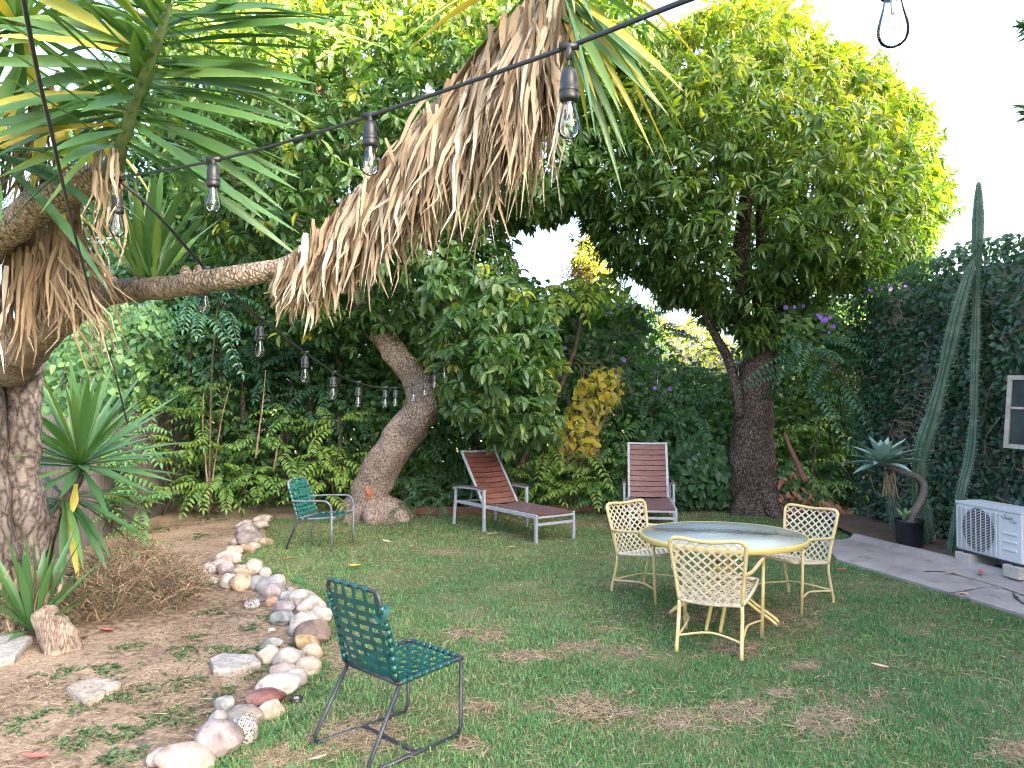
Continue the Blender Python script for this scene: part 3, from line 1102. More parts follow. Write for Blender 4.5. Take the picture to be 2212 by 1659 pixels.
# ------------------------------------------------------------------ round glass table
TZ, TR = .635, .625
tc_ = at(1560.5, 1166, 5.97)
tb = empty('patio_table', (tc_.x, 5.97, 0), math.radians(20), 'round patio table with wavy glass top, yellow rim and splayed yellow legs', 'table')
t = MB()
t.lathe([(TR, TZ - .028), (TR + .006, TZ - .024), (TR + .006, TZ + .008), (TR + .002, TZ + .0135), (TR - .006, TZ + .0135), (TR - .009, TZ + .011), (TR - .009, TZ - .001), (TR - .012, TZ - .003), (TR - .006, TZ - .028), (TR, TZ - .028)], sides=72)
t.build('table_rim', m_yelrim, tb)
m_tglass = glassmat('wavy table glass', (.45, .56, .52), .24, bump=.5, bscale=20, ior=1.45, boost=.05, sky_veil=.5)
t = MB()
t.lathe([(.001, TZ + .002), (TR - .0098, TZ + .002), (TR - .0098, TZ + .0125), (.001, TZ + .0125)], sides=72)
t.build('table_top', m_tglass, tb)
t = MB()
for k in range(4):
    a = k * math.pi / 2 + math.pi / 4
    d = Vector((math.cos(a), math.sin(a), 0)); x = Vector((-d.y, d.x, 0))
    for s in (-1, 1):
        t.bar(d * .05 + x * s * .035 + Vector((0, 0, TZ - .016)), d * (TR - .026) + x * s * .035 + Vector((0, 0, TZ - .016)), .02, .026)
t.build('support_bar', m_yelrim, tb)
for k in range(4):
    a = k * math.pi / 2 + math.pi / 4
    d = Vector((math.cos(a), math.sin(a), 0)); x = Vector((-d.y, d.x, 0))
    t = MB()
    for s in (-1, 1):
        o_ = x * s * .05
        t.tube([d * .075 + o_ + Vector((0, 0, TZ - .03)), d * .072 + o_ + Vector((0, 0, .38)), d * .085 + o_ + Vector((0, 0, .28)), d * .20 + o_ + Vector((0, 0, .15)), d * .37 + o_ + Vector((0, 0, .035)), d * .40 + o_ + Vector((0, 0, .0))], .013, 10, res=4)
    t.build('leg', m_yelrim, tb)
t = MB(); t.lathe([(.001, .42), (.08, .42), (.085, .41), (.085, .36), (.001, .36)], sides=24); t.build('collar', m_yelrim, tb)

# ------------------------------------------------------------------ loungers
def make_lounger(loc, axis, back_len, back_run, label, L=1.85):
    """local +y runs from the head end toward the foot end, origin at head end centre"""
    c = placed('sun_lounger', loc, axis, label, 'sun lounger', 'slatted sun loungers')
    hw = .285
    piv = .62
    zr = .31
    t = MB()
    for s in (-1, 1):
        t.bar((s * hw, .03, zr), (s * hw, L, zr), .028, .045)
    t.bar((-hw, L - .014, zr - .012), (hw, L - .014, zr - .012), .028, .022)
    t.bar((-hw + .015, piv + .02, zr - .01), (hw - .015, piv + .02, zr - .01), .024, .024)
    t.bar((-hw + .015, .045, zr), (hw - .015, .045, zr), .024, .03)
    t.bar((-hw + .015, .25, zr - .06), (hw - .015, .25, zr - .06), .012, .012)
    t.build('side_frame', m_alu, c, bevel=.003)
    b0 = Vector((0, piv, zr + .02)); b1 = Vector((0, piv - back_run, zr + .02 + math.sqrt(back_len ** 2 - back_run ** 2)))
    bd = (b1 - b0).normalized(); bn = Vector((0, bd.z, -bd.y))
    t = MB()
    for s in (-1, 1): t.bar(b0 + Vector((s * (hw - .015), 0, 0)), b1 + Vector((s * (hw - .015), 0, 0)), .034, .022, up=bn)
    pts = [b1 + Vector((-(hw - .0) + 2 * hw * k / 8, 0, 0)) - bn * .012 * math.sin(math.pi * k / 8) for k in range(9)]
    t.ribbon(pts, bn, .03, .024)
    bf = t.build('back_frame', m_alu, c, bevel=.002)
    ns = 10
    for k in range(ns):
        t = MB()
        q = b0 + bd * (back_len - .02) * (k + .5) / ns
        wd_ = (back_len - .02) / ns - .011
        pts = [q + Vector((-(hw - .034) + 2 * (hw - .034) * j / 8, 0, 0)) - bn * .016 * math.sin(math.pi * j / 8) for j in range(9)]
        t.ribbon(pts, bn, wd_, .014)
        t.build('back_slat', m_slat, c)
    n2 = 15
    span = L - piv - .03
    for k in range(n2):
        t = MB()
        y = piv + .025 + span * (k + .5) / n2
        wd_ = span / n2 - .012
        pts = [Vector((-(hw - .012) + 2 * (hw - .012) * j / 8, y, zr + .024 - .028 * math.sin(math.pi * j / 8))) for j in range(9)]
        t.ribbon(pts, (0, 0, 1), wd_, .013)
        t.build('seat_slat', m_slat2 if k < n2 - 1 else m_slat, c)
    # legs
    for s in (-1, 1):
        t = MB(); t.bar((s * (hw + .0), L - .016, zr - .024), (s * (hw + .0), L - .016, 0), .036, .03, up=(1, 0, 0)); t.build('leg', m_alu, c, bevel=.003)
        xo = hw + .055
        t = MB(); t.bar((s * xo, .74, .515), (s * xo, .74, 0), .04, .03, up=(1, 0, 0)); t.bar((s * (hw + .012), .74, zr), (s * xo, .74, zr), .03, .03); t.build('leg', m_alu, c, bevel=.003)
        t = MB(); t.bar((s * xo, .04, .49), (s * xo, -.02, 0), .034, .03, up=(1, 0, 0)); t.bar((s * (hw + .012), .02, zr), (s * xo, .02, zr), .03, .03); t.build('leg', m_alu, c, bevel=.003)
        t = MB()
        pts = [(s * xo, -.02, .495), (s * xo, .2, .52), (s * xo, .45, .531), (s * xo, .62, .53), (s * xo, .76, .522)]
        t.ribbon(catmull(pts, 4), (0, 0, 1), .038, .024)
        ar = t.build('armrest', m_alu, c)
        t = MB()
        t.ribbon([Vector(p) + Vector((0, 0, .0215)) for p in catmull(pts, 4)], (0, 0, 1), .05, .018)
        t.build('arm_pad', m_slat2, ar)
        t = MB(); t.bar((s * (hw - .05), .22, zr - .05), b0 + bd * back_len * .5 + Vector((s * (hw - .05), 0, 0)) - bn * .02, .014, .01); t.build('back_prop', m_steel2, c)
    t = MB(); t.bar((-hw + .02, L - .016, .215), (hw - .02, L - .016, .215), .026, .03); t.build('stretcher', m_alu, c, bevel=.002)
    return c


p0 = (gp(986.7, 1130.2) + gp(1067.2, 1124.8)) / 2
p1 = (gp(1161.4, 1172.9) + gp(1239.2, 1164.7)) / 2
ax = (p1 - p0); LL = ax.length
make_lounger((p0.x, p0.y, 0), ax.normalized(), .86, .55, 'red brown slatted lounger stretched out sideways with its back half reclined', max(1.75, min(LL, 1.95)))
axd = Vector((-.13, -.99, 0)).normalized()
mdp = (gp(1347.4, 1129) + gp(1456, 1126)) / 2
p0 = mdp - axd * .74
make_lounger((p0.x, p0.y, 0), axd, .82, .36, 'upright red brown slatted lounger seen end on behind the yellow chairs')
# ================================================================== air conditioner on two blocks
m_acw = surf('white enamel', [(.3, (.50, .53, .53)), (.7, (.59, .61, .61))], 3, rough=.38, spec=.5)
m_acd = surf('painted recess shade', [(.3, (.003, .003, .006)), (.7, (.008, .008, .014))], 6, rough=.6)  # near black, paints the shade inside the fan opening
m_acf = surf('grey fan plastic', [(.3, (.022, .022, .032)), (.7, (.04, .04, .055))], 6, rough=.5)
m_ink = surf('grey printed ink', [(.3, (.05, .07, .09)), (.7, (.09, .11, .13))], 6, rough=.6)
m_blk = surf('cream concrete block', [(.3, (.36, .34, .29)), (.7, (.48, .45, .39))], 14, rough=.9, bump=.4, bscale=120)
BZ = .05
A0 = at(2064, 1189, 7.87); A0.z = 0
A1 = at(2206, 1228, 7.04); A1.z = 0
axx = (A1 - A0); AW = axx.length; axx.normalize()
# local x along the front from far to near end, local y into the wall
ac_z = BZ + .112
acx = empty('air_conditioner', (A0.x, A0.y, ac_z), math.atan2(axx.y, axx.x), 'white outdoor air conditioner unit with round fan grille, on two blocks', 'air conditioner')
AH, AD = .505, .29
t = MB()
t.box((AW / 2, AD / 2 + .012, AH / 2 - .005), (AW, AD - .004, AH - .045))
t.build('body', m_acw, acx, bevel=.012)
t = MB()
t.box((AW / 2, AD / 2 + .01, AH - .0135), (AW + .006, AD + .008, .027))
t.box((AW / 2, AD / 2 + .05, AH + .003), (AW - .04, AD - .12, .006))
t.build('lid', m_acw, acx, bevel=.006)
t = MB(); t.box((AW / 2, AD / 2 + .01, .012), (AW + .004, AD + .004, .018)); t.build('base_pan', m_acf, acx, bevel=.003)
fc = Vector((AW * .36, .0, AH * .50)); fR = AH * .415
t = MB()
ring = []
for k in range(48):
    a = 2 * math.pi * k / 48
    ring.append((fc.x + fR * math.cos(a), .0085, fc.z + fR * math.sin(a)))
t.add(ring, [tuple(range(48))])
t.build('fan_shade_disc', m_acd, acx)  # flat disc, the opening's shade is put into its colour
t = MB()
for k in range(3):
    a0 = 2 * math.pi * k / 3 + .3
    vs = []
    for j in range(8):
        r_ = .05 + (fR - .07) * j / 7
        for e in (-.45, .35):
            a = a0 + e * (1 + .3 * j / 7) + .06 * j
            vs.append((fc.x + r_ * math.cos(a), .0065 + (.001 if e < 0 else 0), fc.z + r_ * math.sin(a)))
    t.add(vs, [(2 * j, 2 * j + 1, 2 * j + 3, 2 * j + 2) for j in range(7)])
t.build('fan', m_acf, acx)
t = MB()
x0, x1, z0, z1 = .035, AW * .66, .05, AH - .055
nz = 27
for k in range(nz):
    z = z0 + (z1 - z0) * k / (nz - 1)
    t.bar((x0, -.004, z), (x1, -.004, z), .006, .0034)
nx = 9
for k in range(nx):
    x = x0 + (x1 - x0) * k / (nx - 1)
    t.bar((x, -.0075, z0 - .004), (x, -.0075, z1 + .004), .0075, .005, up=(0, 1, 0))
for (xa, za) in ((x0, z0), (x1, z0), (x0, z1), (x1, z1)): t.box((xa, .0, za), (.012, .016, .012))
t.build('grille', m_acw, acx)
t = MB()
for k in range(3):
    z = .13 + k * .075
    t.bar((AW * .73, .009, z), (AW * .93, .009, z), .012, .022)
t.build('louvre_rib', m_acw, acx, bevel=.004)
# printed script mark and the fainter line beneath it
t = MB()
lx, lz, lw = AW * .715, AH * .845, AW * .23
def LP(u, v): return (lx + lw * u, .0085, lz + lw * .34 * (v - .5))
for st, r_ in (([(.34, 1.0), (.25, .96), (.18, .72), (.26, .62), (.30, .48), (.18, .36), (.02, .42), (.0, .52), (.08, .62)], .0016),
               ([(.12, .36), (.28, .30), (.45, .30), (.62, .26)], .0026),
               ([(.36, .66), (.33, .5), (.38, .42), (.44, .5), (.45, .66), (.46, .44)], .0014),
               ([(.50, .62), (.48, .44), (.54, .40), (.58, .58)], .0014), ([(.60, .70), (.62, .44), (.64, .30)], .0016),
               ([(.70, .66), (.64, .5), (.72, .32), (.84, .04), (.92, .10), (1.0, .12)], .0016)):
    t.tube(catmull([LP(*p) for p in st], 4), r_, 6)
for u in range(9):
    t.bar(LP(.52 + u * .045, -.12), LP(.55 + u * .045, -.12), .0012, .004)
t.build('script_mark', m_ink, acx)
for k, (u, lb) in enumerate(((.06, 'cream block under the far end of the air conditioner'), (.80, 'cream block under the near end of the air conditioner'))):
    b = A0 + axx * (AW * u + .09)
    nrml = Vector((-axx.y, axx.x, 0))
    bo = empty('support_block', (b.x, b.y, BZ), math.atan2(axx.y, axx.x), lb, 'block', 'blocks under the air conditioner')
    t = MB(); t.box((0, .14, .055), (.20, .36, .11)); t.build('block_body', m_blk, bo, bevel=.006)
    t = MB(); t.lathe([(.001, .118), (.014, .118), (.016, .1105)], c=(.0, .0, 0), sides=12); t.build('bolt_pad', m_acf, bo)

# ================================================================== pot, agave, cacti
m_pot = surf('black nursery plastic', [(.3, (.006, .008, .014)), (.7, (.014, .017, .026))], 5, rough=.42, spec=.5)
pb = gp(1962, 1181, BZ) + Vector((.03, .03, 0)); pY = pb.y
k_ = pY / F
pot = empty('plant_pot', (pb.x, pb.y, BZ), 0, 'black plastic nursery pot standing beside the rolled path kerb', 'pot')
t = MB()
R1, R0, PHt = 29.5 * k_, 24.5 * k_, .30
t.lathe([(.001, 0), (R0, 0), (R0 + .004, .01), (R1 - .008, PHt - .035), (R1, PHt - .03), (R1 + .002, PHt), (R1 - .004, PHt + .003), (R1 - .012, PHt - .01), (R1 - .016, PHt - .05)], sides=32)
t.build('pot_body', m_pot, pot)
t = MB(); t.lathe([(.001, PHt - .035), (R1 - .015, PHt - .045)], sides=28); t.build('potting_soil', m_soil, pot)

m_agstem = surf('ringed agave stem', [(.35, (.085, .07, .065)), (.65, (.17, .15, .14))], 26, rough=.8, bump=.6, bscale=30, stretch=(1, 1, 6))
m_agave = leafmat('agave leaf', [(0, (.10, .19, .16)), (.5, (.17, .29, .24)), (1, (.26, .40, .34))], tw=.05, rough=.55, spec=.3)
m_agpup = leafmat('agave pup leaf', [(0, (.12, .24, .10)), (1, (.24, .38, .16))], tw=.1, rough=.5)
m_root = surf('tan dry root', [(.3, (.18, .12, .07)), (.7, (.36, .27, .17))], 20, rough=.9)
ag = empty('agave', (pb.x, pb.y, BZ + PHt - .04), 0, 'blue grey agave rosette on a bent ringed stem growing out of the pot', 'agave plant')
aY = pY
heart = at(1908, 1003, aY - .12)
t = MB()
t.tube([at(1962, 1135, aY), at(1972, 1110, aY), at(1988, 1085, aY), at(1996, 1055, aY), at(1990, 1038, aY), at(1970, 1025, aY - .02), at(1945, 1018, aY - .05), at(1925, 1010, aY - .1), heart],
       [.044, .045, .043, .041, .037, .033, .031, .03, .03], 14, res=4, amp=.12, nsc=25)
t.build('stem', m_agstem, ag, world=True)
n = 26
rows = []
for i in range(n):
    a = i * 2.399
    el = 1.25 - 1.45 * (i / n)
    rows.append((math.cos(a) * math.cos(el), math.sin(a) * math.cos(el), math.sin(el)))
D = np.array(rows) + np.array([0, -.12, .05])
S = np.cross(D, np.tile([0, 0, 1.], (n, 1)))
Lg = np.array([.30 + .14 * min(1, i / 9) for i in range(n)])
parts = [ribbon_arrays(np.tile(heart, (n, 1)) + D * .02, D, S, Lg, np.full(n, .12), rng.uniform(.2, 1, n), [.45, .7, .95, 1, .86, .6, .28, .03], .12, fold=.45)]
parts[0] = (parts[0][0], parts[0][1], parts[0][2])
leafobj('leaf_rosette', parts, m_agave, ag)
t = MB()
for i in range(16):
    a = at(1918 + random.uniform(-10, 14), 1018, aY - .1 + random.uniform(-.05, .05))
    t.tube([a, a + Vector((random.uniform(-.03, .05), 0, -.10)), a + Vector((random.uniform(-.04, .10), 0, -.2 - random.uniform(0, .12)))], random.uniform(.003, .006), 5, res=3)
t.build('hanging_roots', m_root, ag, world=True)
n = 9
pc = at(1953, 1125, aY - .05)
D = np.array([(math.cos(i * 2.4) * .6, math.sin(i * 2.4) * .6, .8) for i in range(n)])
leafobj('pup_leaves', [ribbon_arrays(np.tile(pc, (n, 1)), D, np.cross(D, np.tile([0, 0, 1.], (n, 1))), rng.uniform(.1, .2, n), np.full(n, .05), rng.uniform(0, 1, n), [.6, 1, .8, .05], .1, fold=.4)], m_agpup, ag)

m_cactus = surf('cactus skin', [(.25, (.026, .062, .042)), (.5, (.048, .098, .062)), (.75, (.11, .16, .11))], 7, rough=.55, bump=.2, bscale=60)
m_cacspine = surf('pale cactus rib edge', [(.3, (.25, .30, .25)), (.7, (.45, .46, .38))], 30, rough=.8)


def cactus(label, pts, rads, ribs=6, name='column_cactus'):
    b = pts[0]
    c = empty(name, (b.x, b.y, 0), 0, label, 'cactus', 'column cacti in front of the ivy wall')
    t = MB()
    P = catmull(pts, 10)
    R = lerp_list(rads, 10)
    P = P + [P[-1] + (P[-1] - P[-2]).normalized() * q for q in (.03, .05)]
    R = R + [R[-1] * .75, R[-1] * .2]
    wob = random.uniform(0, 6)
    fn = lambda a, L: (.72 + .34 * abs(math.cos(a * ribs / 2)) ** 1.2) * (1 + .06 * math.sin(L * 62 + wob) * abs(math.cos(a * ribs / 2)) + .15 * math.sin(L * 5.1 + wob) + .05 * math.sin(L * 11.7))
    t.tube(P, R, ribs * 8, amp=.06, nsc=7, ribs=fn)
    t.build('stem', m_cactus, c, world=True)
    # areoles: little pale spine tufts down each rib
    d0 = (P[1] - P[0]).normalized(); x = d0.orthogonal().normalized()
    Ps, Ds = [], []
    L = 0
    nxt = 0.02
    for i in range(1, len(P) - 2):
        d = (P[i + 1] - P[i - 1]).normalized()
        x = (x - d * x.dot(d)).normalized(); y = d.cross(x)
        seg = (P[i] - P[i - 1]).length
        L += seg
        m_ = max(1, int(seg / .035))
        for e in range(m_):
            q = P[i - 1].lerp(P[i], e / m_)
            for k in range(ribs):
                a = 2 * math.pi * k / ribs
                o = x * math.cos(a) + y * math.sin(a)
                q2 = q + o * R[i] * fn(0, L - seg + e / m_ * seg) * 1.03
                for _ in range(3):
                    Ps.append(q2); Ds.append(o + Vector((random.gauss(0, .6), random.gauss(0, .6), random.gauss(0, .6))))
    n = len(Ps)
    Ps, Ds = np.array(Ps), np.array(Ds)
    me = leafobj('needles', [leaf_arrays(Ps, Ds, rvec(n), np.full(n, .014), np.full(n, .008), np.zeros(n), T_SIMPLE)], m_cacspine, c)
    return c


cYb = 8.5
cactus('tall blue green column cactus leaning right in front of the ivy, behind the agave', [at(1994, 1172, 8.85), at(1988, 1120, 8.82), at(1984, 1040, 8.78), at(1992, 975, 8.72), at(2020, 880, 8.6), at(2045, 780, 8.5), at(2066, 690, 8.4), at(2088, 610, 8.32), at(2100, 572, 8.3)],
       [.055, .072, .084, .082, .076, .073, .067, .062, .036])
cYb2 = 8.36
cactus('straight column cactus whose tip rises above the ivy wall, beside the air conditioner', [at(2058, 1196, cYb2), at(2066, 1130, cYb2), at(2080, 1050, cYb2), at(2096, 985, cYb2), at(2104, 900, cYb2), at(2106, 800, cYb2), at(2109, 680, cYb2), at(2111, 560, cYb2), at(2113, 470, cYb2), at(2114, 402, cYb2)],
       [.055, .06, .054, .048, .044, .046, .043, .046, .052, .03])
cactus('short stubby column cactus right behind the black pot', [at(2004, 1166, 8.85), at(2004, 1135, 8.85), at(2002, 1095, 8.85)], [.07, .075, .04])
cactus('small column cactus under the agave rosette, left of the pot', [at(1938, 1140, 9.4), at(1930, 1100, 9.4), at(1922, 1052, 9.4), at(1920, 1035, 9.4)], [.05, .058, .05, .03])

# bed soil between path kerb and wall, brick edging, loose rocks
m_bed = ground_mat('planting bed soil', [(.3, (.07, .05, .035)), (.6, (.15, .11, .08)), (.75, (.22, .17, .13))], 16, [(.35, (.08, .06, .045)), (.65, (.20, .16, .12))], 2)
bl = [path_pt(s, wpath + .10)[:2] for s in (-.9, 0, 2, 5, 10)] + [(7.5, -3), (7.5, 11.5), (4.7, 11.9), (4.42, 11.0), (4.25, 10.2)]
sheet('planting_bed', bl, BZ, m_bed)
m_brick = surf('old red brick', [(.3, (.16, .07, .05)), (.6, (.26, .13, .10)), (.75, (.34, .24, .2))], 14, rough=.9, bump=.5, bscale=60)
bpx = [(1866, 1163), (1869, 1156), (1873, 1150), (1877, 1144), (1881, 1138), (1886, 1133), (1890, 1128)]
for i, q in enumerate(bpx):
    p = gp(*q)
    o = MB(); o.box((0, 0, .02), (.10, .20, .06), Matrix.Rotation(.3 + random.uniform(-.2, .2), 3, 'Z'))
    ob = o.build('edging_brick', m_brick, None, bevel=.008, loc=(p.x, p.y, 0))
    tag(ob, 'weathered red brick in the short curved edging row at the path kerb', 'brick', 'edging bricks between lawn and planting bed')


def rock_mesh(name, w, d, h, seed, flat=False, ang=0.0):
    bm = bmesh.new()
    bmesh.ops.create_icosphere(bm, subdivisions=4, radius=1)
    off = Vector((seed * 3.7, seed * 1.9, seed * .7))
    for v in bm.verts:
        p = v.co.copy()
        f = 1 + .26 * mnoise.noise(p * .9 + off) + .13 * mnoise.noise(p * 2.1 + off) + .035 * mnoise.noise(p * 6 + off)
        p *= f
        if ang:
            # a few flattened facets
            for k in range(5):
                r2 = random.Random(int(seed * 100) + k)
                nn = Vector((r2.gauss(0, 1), r2.gauss(0, 1), r2.gauss(0, .6))).normalized()
                dd = p.dot(nn)
                lim = .70
                if dd > lim: p -= nn * (dd - lim) * ang
        if flat:
            p.z = max(min(p.z, .55), -.5)
        v.co = Vector((p.x * w / 2, p.y * d / 2, p.z * h / 2))
    me = bpy.data.meshes.new(name)
    bm.to_mesh(me); bm.free()
    me.polygons.foreach_set('use_smooth', np.ones(len(me.polygons), bool))
    return me


def stonemat(name, a, b, c, sc=5, speck=None, dist=.6):
    a, b, c = (tuple(q * k * w_ for q, w_ in zip(col, (1.0, .99, .97))) for col, k in ((a, .42), (b, .54), (c, .63)))
    sc = sc * 1.7
    m, nt, out = nodes(name)
    L = nt.links
    tc = N(nt, 'ShaderNodeTexCoord'); oi = N(nt, 'ShaderNodeObjectInfo')
    vm = N(nt, 'ShaderNodeVectorMath', operation='MULTIPLY_ADD')
    vm.inputs[1].default_value = (1, 1, 1)
    L.new(tc.outputs['Object'], vm.inputs[0])
    sv = N(nt, 'ShaderNodeVectorMath', operation='SCALE'); sv.inputs[3].default_value = 17
    cmb = N(nt, 'ShaderNodeCombineXYZ')
    for k in range(3): L.new(oi.outputs['Random'], cmb.inputs[k])
    L.new(cmb.outputs[0], sv.inputs[0]); L.new(sv.outputs[0], vm.inputs[2])
    n1 = N(nt, 'ShaderNodeTexNoise', Scale=sc, Detail=8, Roughness=.62, Distortion=dist)
    L.new(vm.outputs[0], n1.inputs['Vector'])
    cr = ramp(nt, [(.34, a), (.5, b), (.64, c)])
    L.new(n1.outputs['Fac'], cr.inputs[0])
    last = cr.outputs[0]
    n2 = N(nt, 'ShaderNodeTexNoise', Scale=90, Detail=4, Roughness=.7)
    L.new(vm.outputs[0], n2.inputs['Vector'])
    if speck:
        rs = ramp(nt, speck)
        L.new(n2.outputs['Fac'], rs.inputs[0])
        mx = N(nt, 'ShaderNodeMixRGB', blend_type='MULTIPLY'); mx.inputs[0].default_value = 1
        L.new(last, mx.inputs[1]); L.new(rs.outputs[0], mx.inputs[2]); last = mx.outputs[0]
    # soil staining around the foot (dirt carried up the stone)
    b_ = N(nt, 'ShaderNodeBsdfPrincipled', Roughness=.72)
    b_.inputs['Specular IOR Level'].default_value = .3
    L.new(last, b_.inputs['Base Color'])
    bp = N(nt, 'ShaderNodeBump', Strength=.6, Distance=.006)
    L.new(n2.outputs['Fac'], bp.inputs['Height']); L.new(bp.outputs[0], b_.inputs['Normal'])
    L.new(b_.outputs[0], out.inputs[0])
    return m


SP = [(.40, (.45, .43, .42)), (.5, (1, 1, 1))]
SM = {
    'white': stonemat('white stone', (.40, .37, .34), (.56, .53, .49), (.66, .63, .60), 6),
    'cream': stonemat('cream stone', (.42, .34, .25), (.56, .49, .40), (.64, .59, .52), 6),
    'pinkwhite': stonemat('pink white stone', (.46, .36, .31), (.60, .51, .46), (.66, .60, .56), 5),
    'mauve': stonemat('mauve grey stone', (.26, .22, .22), (.37, .32, .33), (.46, .42, .42), 7),
    'grey': stonemat('grey stone', (.24, .22, .21), (.36, .33, .31), (.46, .43, .41), 6),
    'blue': stonemat('blue grey stone', (.25, .265, .285), (.35, .37, .39), (.45, .46, .47), 6),
    'granite': stonemat('speckled granite', (.5, .48, .46), (.6, .58, .56), (.66, .64, .62), 5, speck=[(.42, (.06, .06, .07)), (.52, (1, 1, 1))]),
    'tan': stonemat('tan stone', (.34, .25, .16), (.47, .37, .26), (.55, .47, .36), 6),
    'ochre': stonemat('ochre stone', (.36, .22, .10), (.50, .36, .18), (.56, .47, .32), 8),
    'red': stonemat('brick red stone', (.16, .06, .055), (.25, .11, .10), (.36, .21, .19), 5),
    'brown': stonemat('brown stone', (.13, .10, .085), (.21, .16, .14), (.32, .25, .22), 6),
    'terra': stonemat('terracotta stone', (.27, .16, .11), (.40, .26, .19), (.5, .36, .28), 6),
    'lav': stonemat('lavender stone', (.27, .24, .28), (.38, .34, .38), (.48, .44, .47), 6),
    'slate': stonemat('slate blue green stone', (.21, .235, .235), (.31, .335, .335), (.42, .44, .43), 7),
}
SG = 'river rocks edging the lawn'
ROCKS = [  # x, y (photo/3 crop), w, h, colour, label
    (1000, 1605, 150, 110, 'white', 'small pale rock left of the broad pink white one at the near end'),
    (1160, 1640, 340, 175, 'pinkwhite', 'broad pink white rock at the near end of the row'),
    (1370, 1510, 300, 240, 'mauve', 'largest round mauve grey rock beside the speckled granite'),
    (1400, 1368, 145, 120, 'grey', 'small round grey rock behind the largest mauve rock'),
    (1565, 1345, 215, 150, 'grey', 'brownish grey rock leaning behind the granite one'),
    (1565, 1435, 190, 205, 'granite', 'black and white speckled granite rock standing upright'),
    (1730, 1308, 175, 125, 'cream', 'smooth cream rock in front of the red one'),
    (1440, 1270, 130, 115, 'slate', 'blue green mottled rock standing apart on the dirt side'),
    (1700, 1225, 240, 135, 'red', 'dark red wedge shaped rock, the only red one'),
    (1790, 1155, 265, 145, 'white', 'long white rock touching the red rock from behind'),
    (1890, 1100, 175, 115, 'white', 'round white rock behind the long white one'),
    (1830, 1050, 185, 115, 'pinkwhite', 'pinkish rock with one dark dot among white ones'),
    (1980, 1022, 175, 125, 'cream', 'mottled cream rock nearest the armless green chair'),
    (1845, 968, 200, 130, 'white', 'elongated white rock tilted beside a round cream one'),
    (1740, 938, 145, 125, 'cream', 'round cream white rock on the dirt side below the flat blue one'),
    (1740, 865, 145, 75, 'slate', 'flat blue grey rock on the dirt side at the row gap'),
    (2010, 920, 135, 115, 'cream', 'pointed cream rock below the ochre one'),
    (1975, 863, 195, 95, 'ochre', 'flat ochre yellow rock at the foot of the brown one'),
    (2010, 800, 225, 165, 'brown', 'big brown half rock leaning on a white boulder'),
    (1960, 748, 200, 165, 'white', 'big white boulder behind the brown rock'),
    (2060, 682, 150, 125, 'white', 'white rock on the lawn side of the big white boulder'),
    (2010, 625, 175, 135, 'pinkwhite', 'pale pink rock stacked in the thickest part of the row'),
    (1940, 578, 195, 130, 'white', 'white boulder topping the thickest part of the row'),
    (1820, 697, 165, 100, 'slate', 'blue grey slab tilted on the dirt side, above the pebble'),
    (1825, 630, 140, 95, 'lav', 'lavender rock right above the tilted blue grey slab'),
    (1845, 560, 125, 75, 'slate', 'grey rock wedged between the white boulder and the lavender rock'),
    (1760, 590, 80, 72, 'terra', 'small terracotta coloured rock'),
    (1620, 605, 112, 65, 'granite', 'small grey speckled rock lying alone on the dirt'),
    (1755, 537, 185, 115, 'mauve', 'mauve grey rock on the dirt side below two blue ones'),
    (1740, 485, 190, 105, 'blue', 'pale blue grey rock under a pinkish one'),
    (1650, 465, 125, 95, 'blue', 'bluest smooth rock beside the tan egg shaped one'),
    (1785, 450, 115, 75, 'pinkwhite', 'pale pink rock on the lawn side behind the blue ones'),
    (1868, 510, 62, 48, 'slate', 'tiny pale green grey rock on the lawn side'),
    (1475, 460, 125, 105, 'white', 'white rock touching the tan egg shaped one'),
    (1555, 460, 145, 125, 'tan', 'tan egg shaped rock'),
    (1370, 450, 60, 52, 'granite', 'tiny speckled rock on the dirt beside the dry weeds'),
    (1710, 400, 82, 75, 'white', 'small white speckled rock at the lawn, right of two cream ones'),
    (1635, 370, 112, 105, 'cream', 'tall cream rock with a dark streak on the lawn side'),
    (1552, 390, 112, 75, 'cream', 'low cream rock left of the tall cream one'),
    (1450, 376, 115, 85, 'mauve', 'mauve rock in the middle of the row below the stacked pink ones'),
    (1348, 375, 95, 85, 'granite', 'white speckled rock at the dry weeds'),
    (1420, 338, 135, 55, 'pinkwhite', 'flat pink cream rock below the stacked ones'),
    (1465, 305, 165, 90, 'pinkwhite', 'wide pinkish white rock under a cream one'),
    (1490, 265, 125, 75, 'cream', 'cream rock stacked on a wide pinkish white one'),
    (1580, 247, 135, 65, 'tan', 'flat tan pink rock below the orange streaked stone'),
    (1635, 227, 95, 48, 'cream', 'small cream rock next to the flat tan pink one'),
    (1600, 182, 175, 95, 'grey', 'wide grey tan rock in the far part of the row'),
    (1632, 203, 112, 42, 'ochre', 'orange streaked flat stone in the far part of the row'),
    (1513, 200, 52, 44, 'grey', 'small grey rock on the dirt side of the wide grey tan one'),
    (1700, 198, 105, 52, 'tan', 'low tan rock on the lawn side of the orange streaked stone'),
    (1588, 118, 135, 95, 'grey', 'grey cream rock, third from the far end of the row'),
    (1572, 88, 110, 62, 'white', 'pale rock second from the far end of the row'),
    (1680, 88, 105, 62, 'pinkwhite', 'light pinkish rock close to the far armchair'),
    (1692, 50, 125, 66, 'cream', 'farthest cream rock of the row'),
]
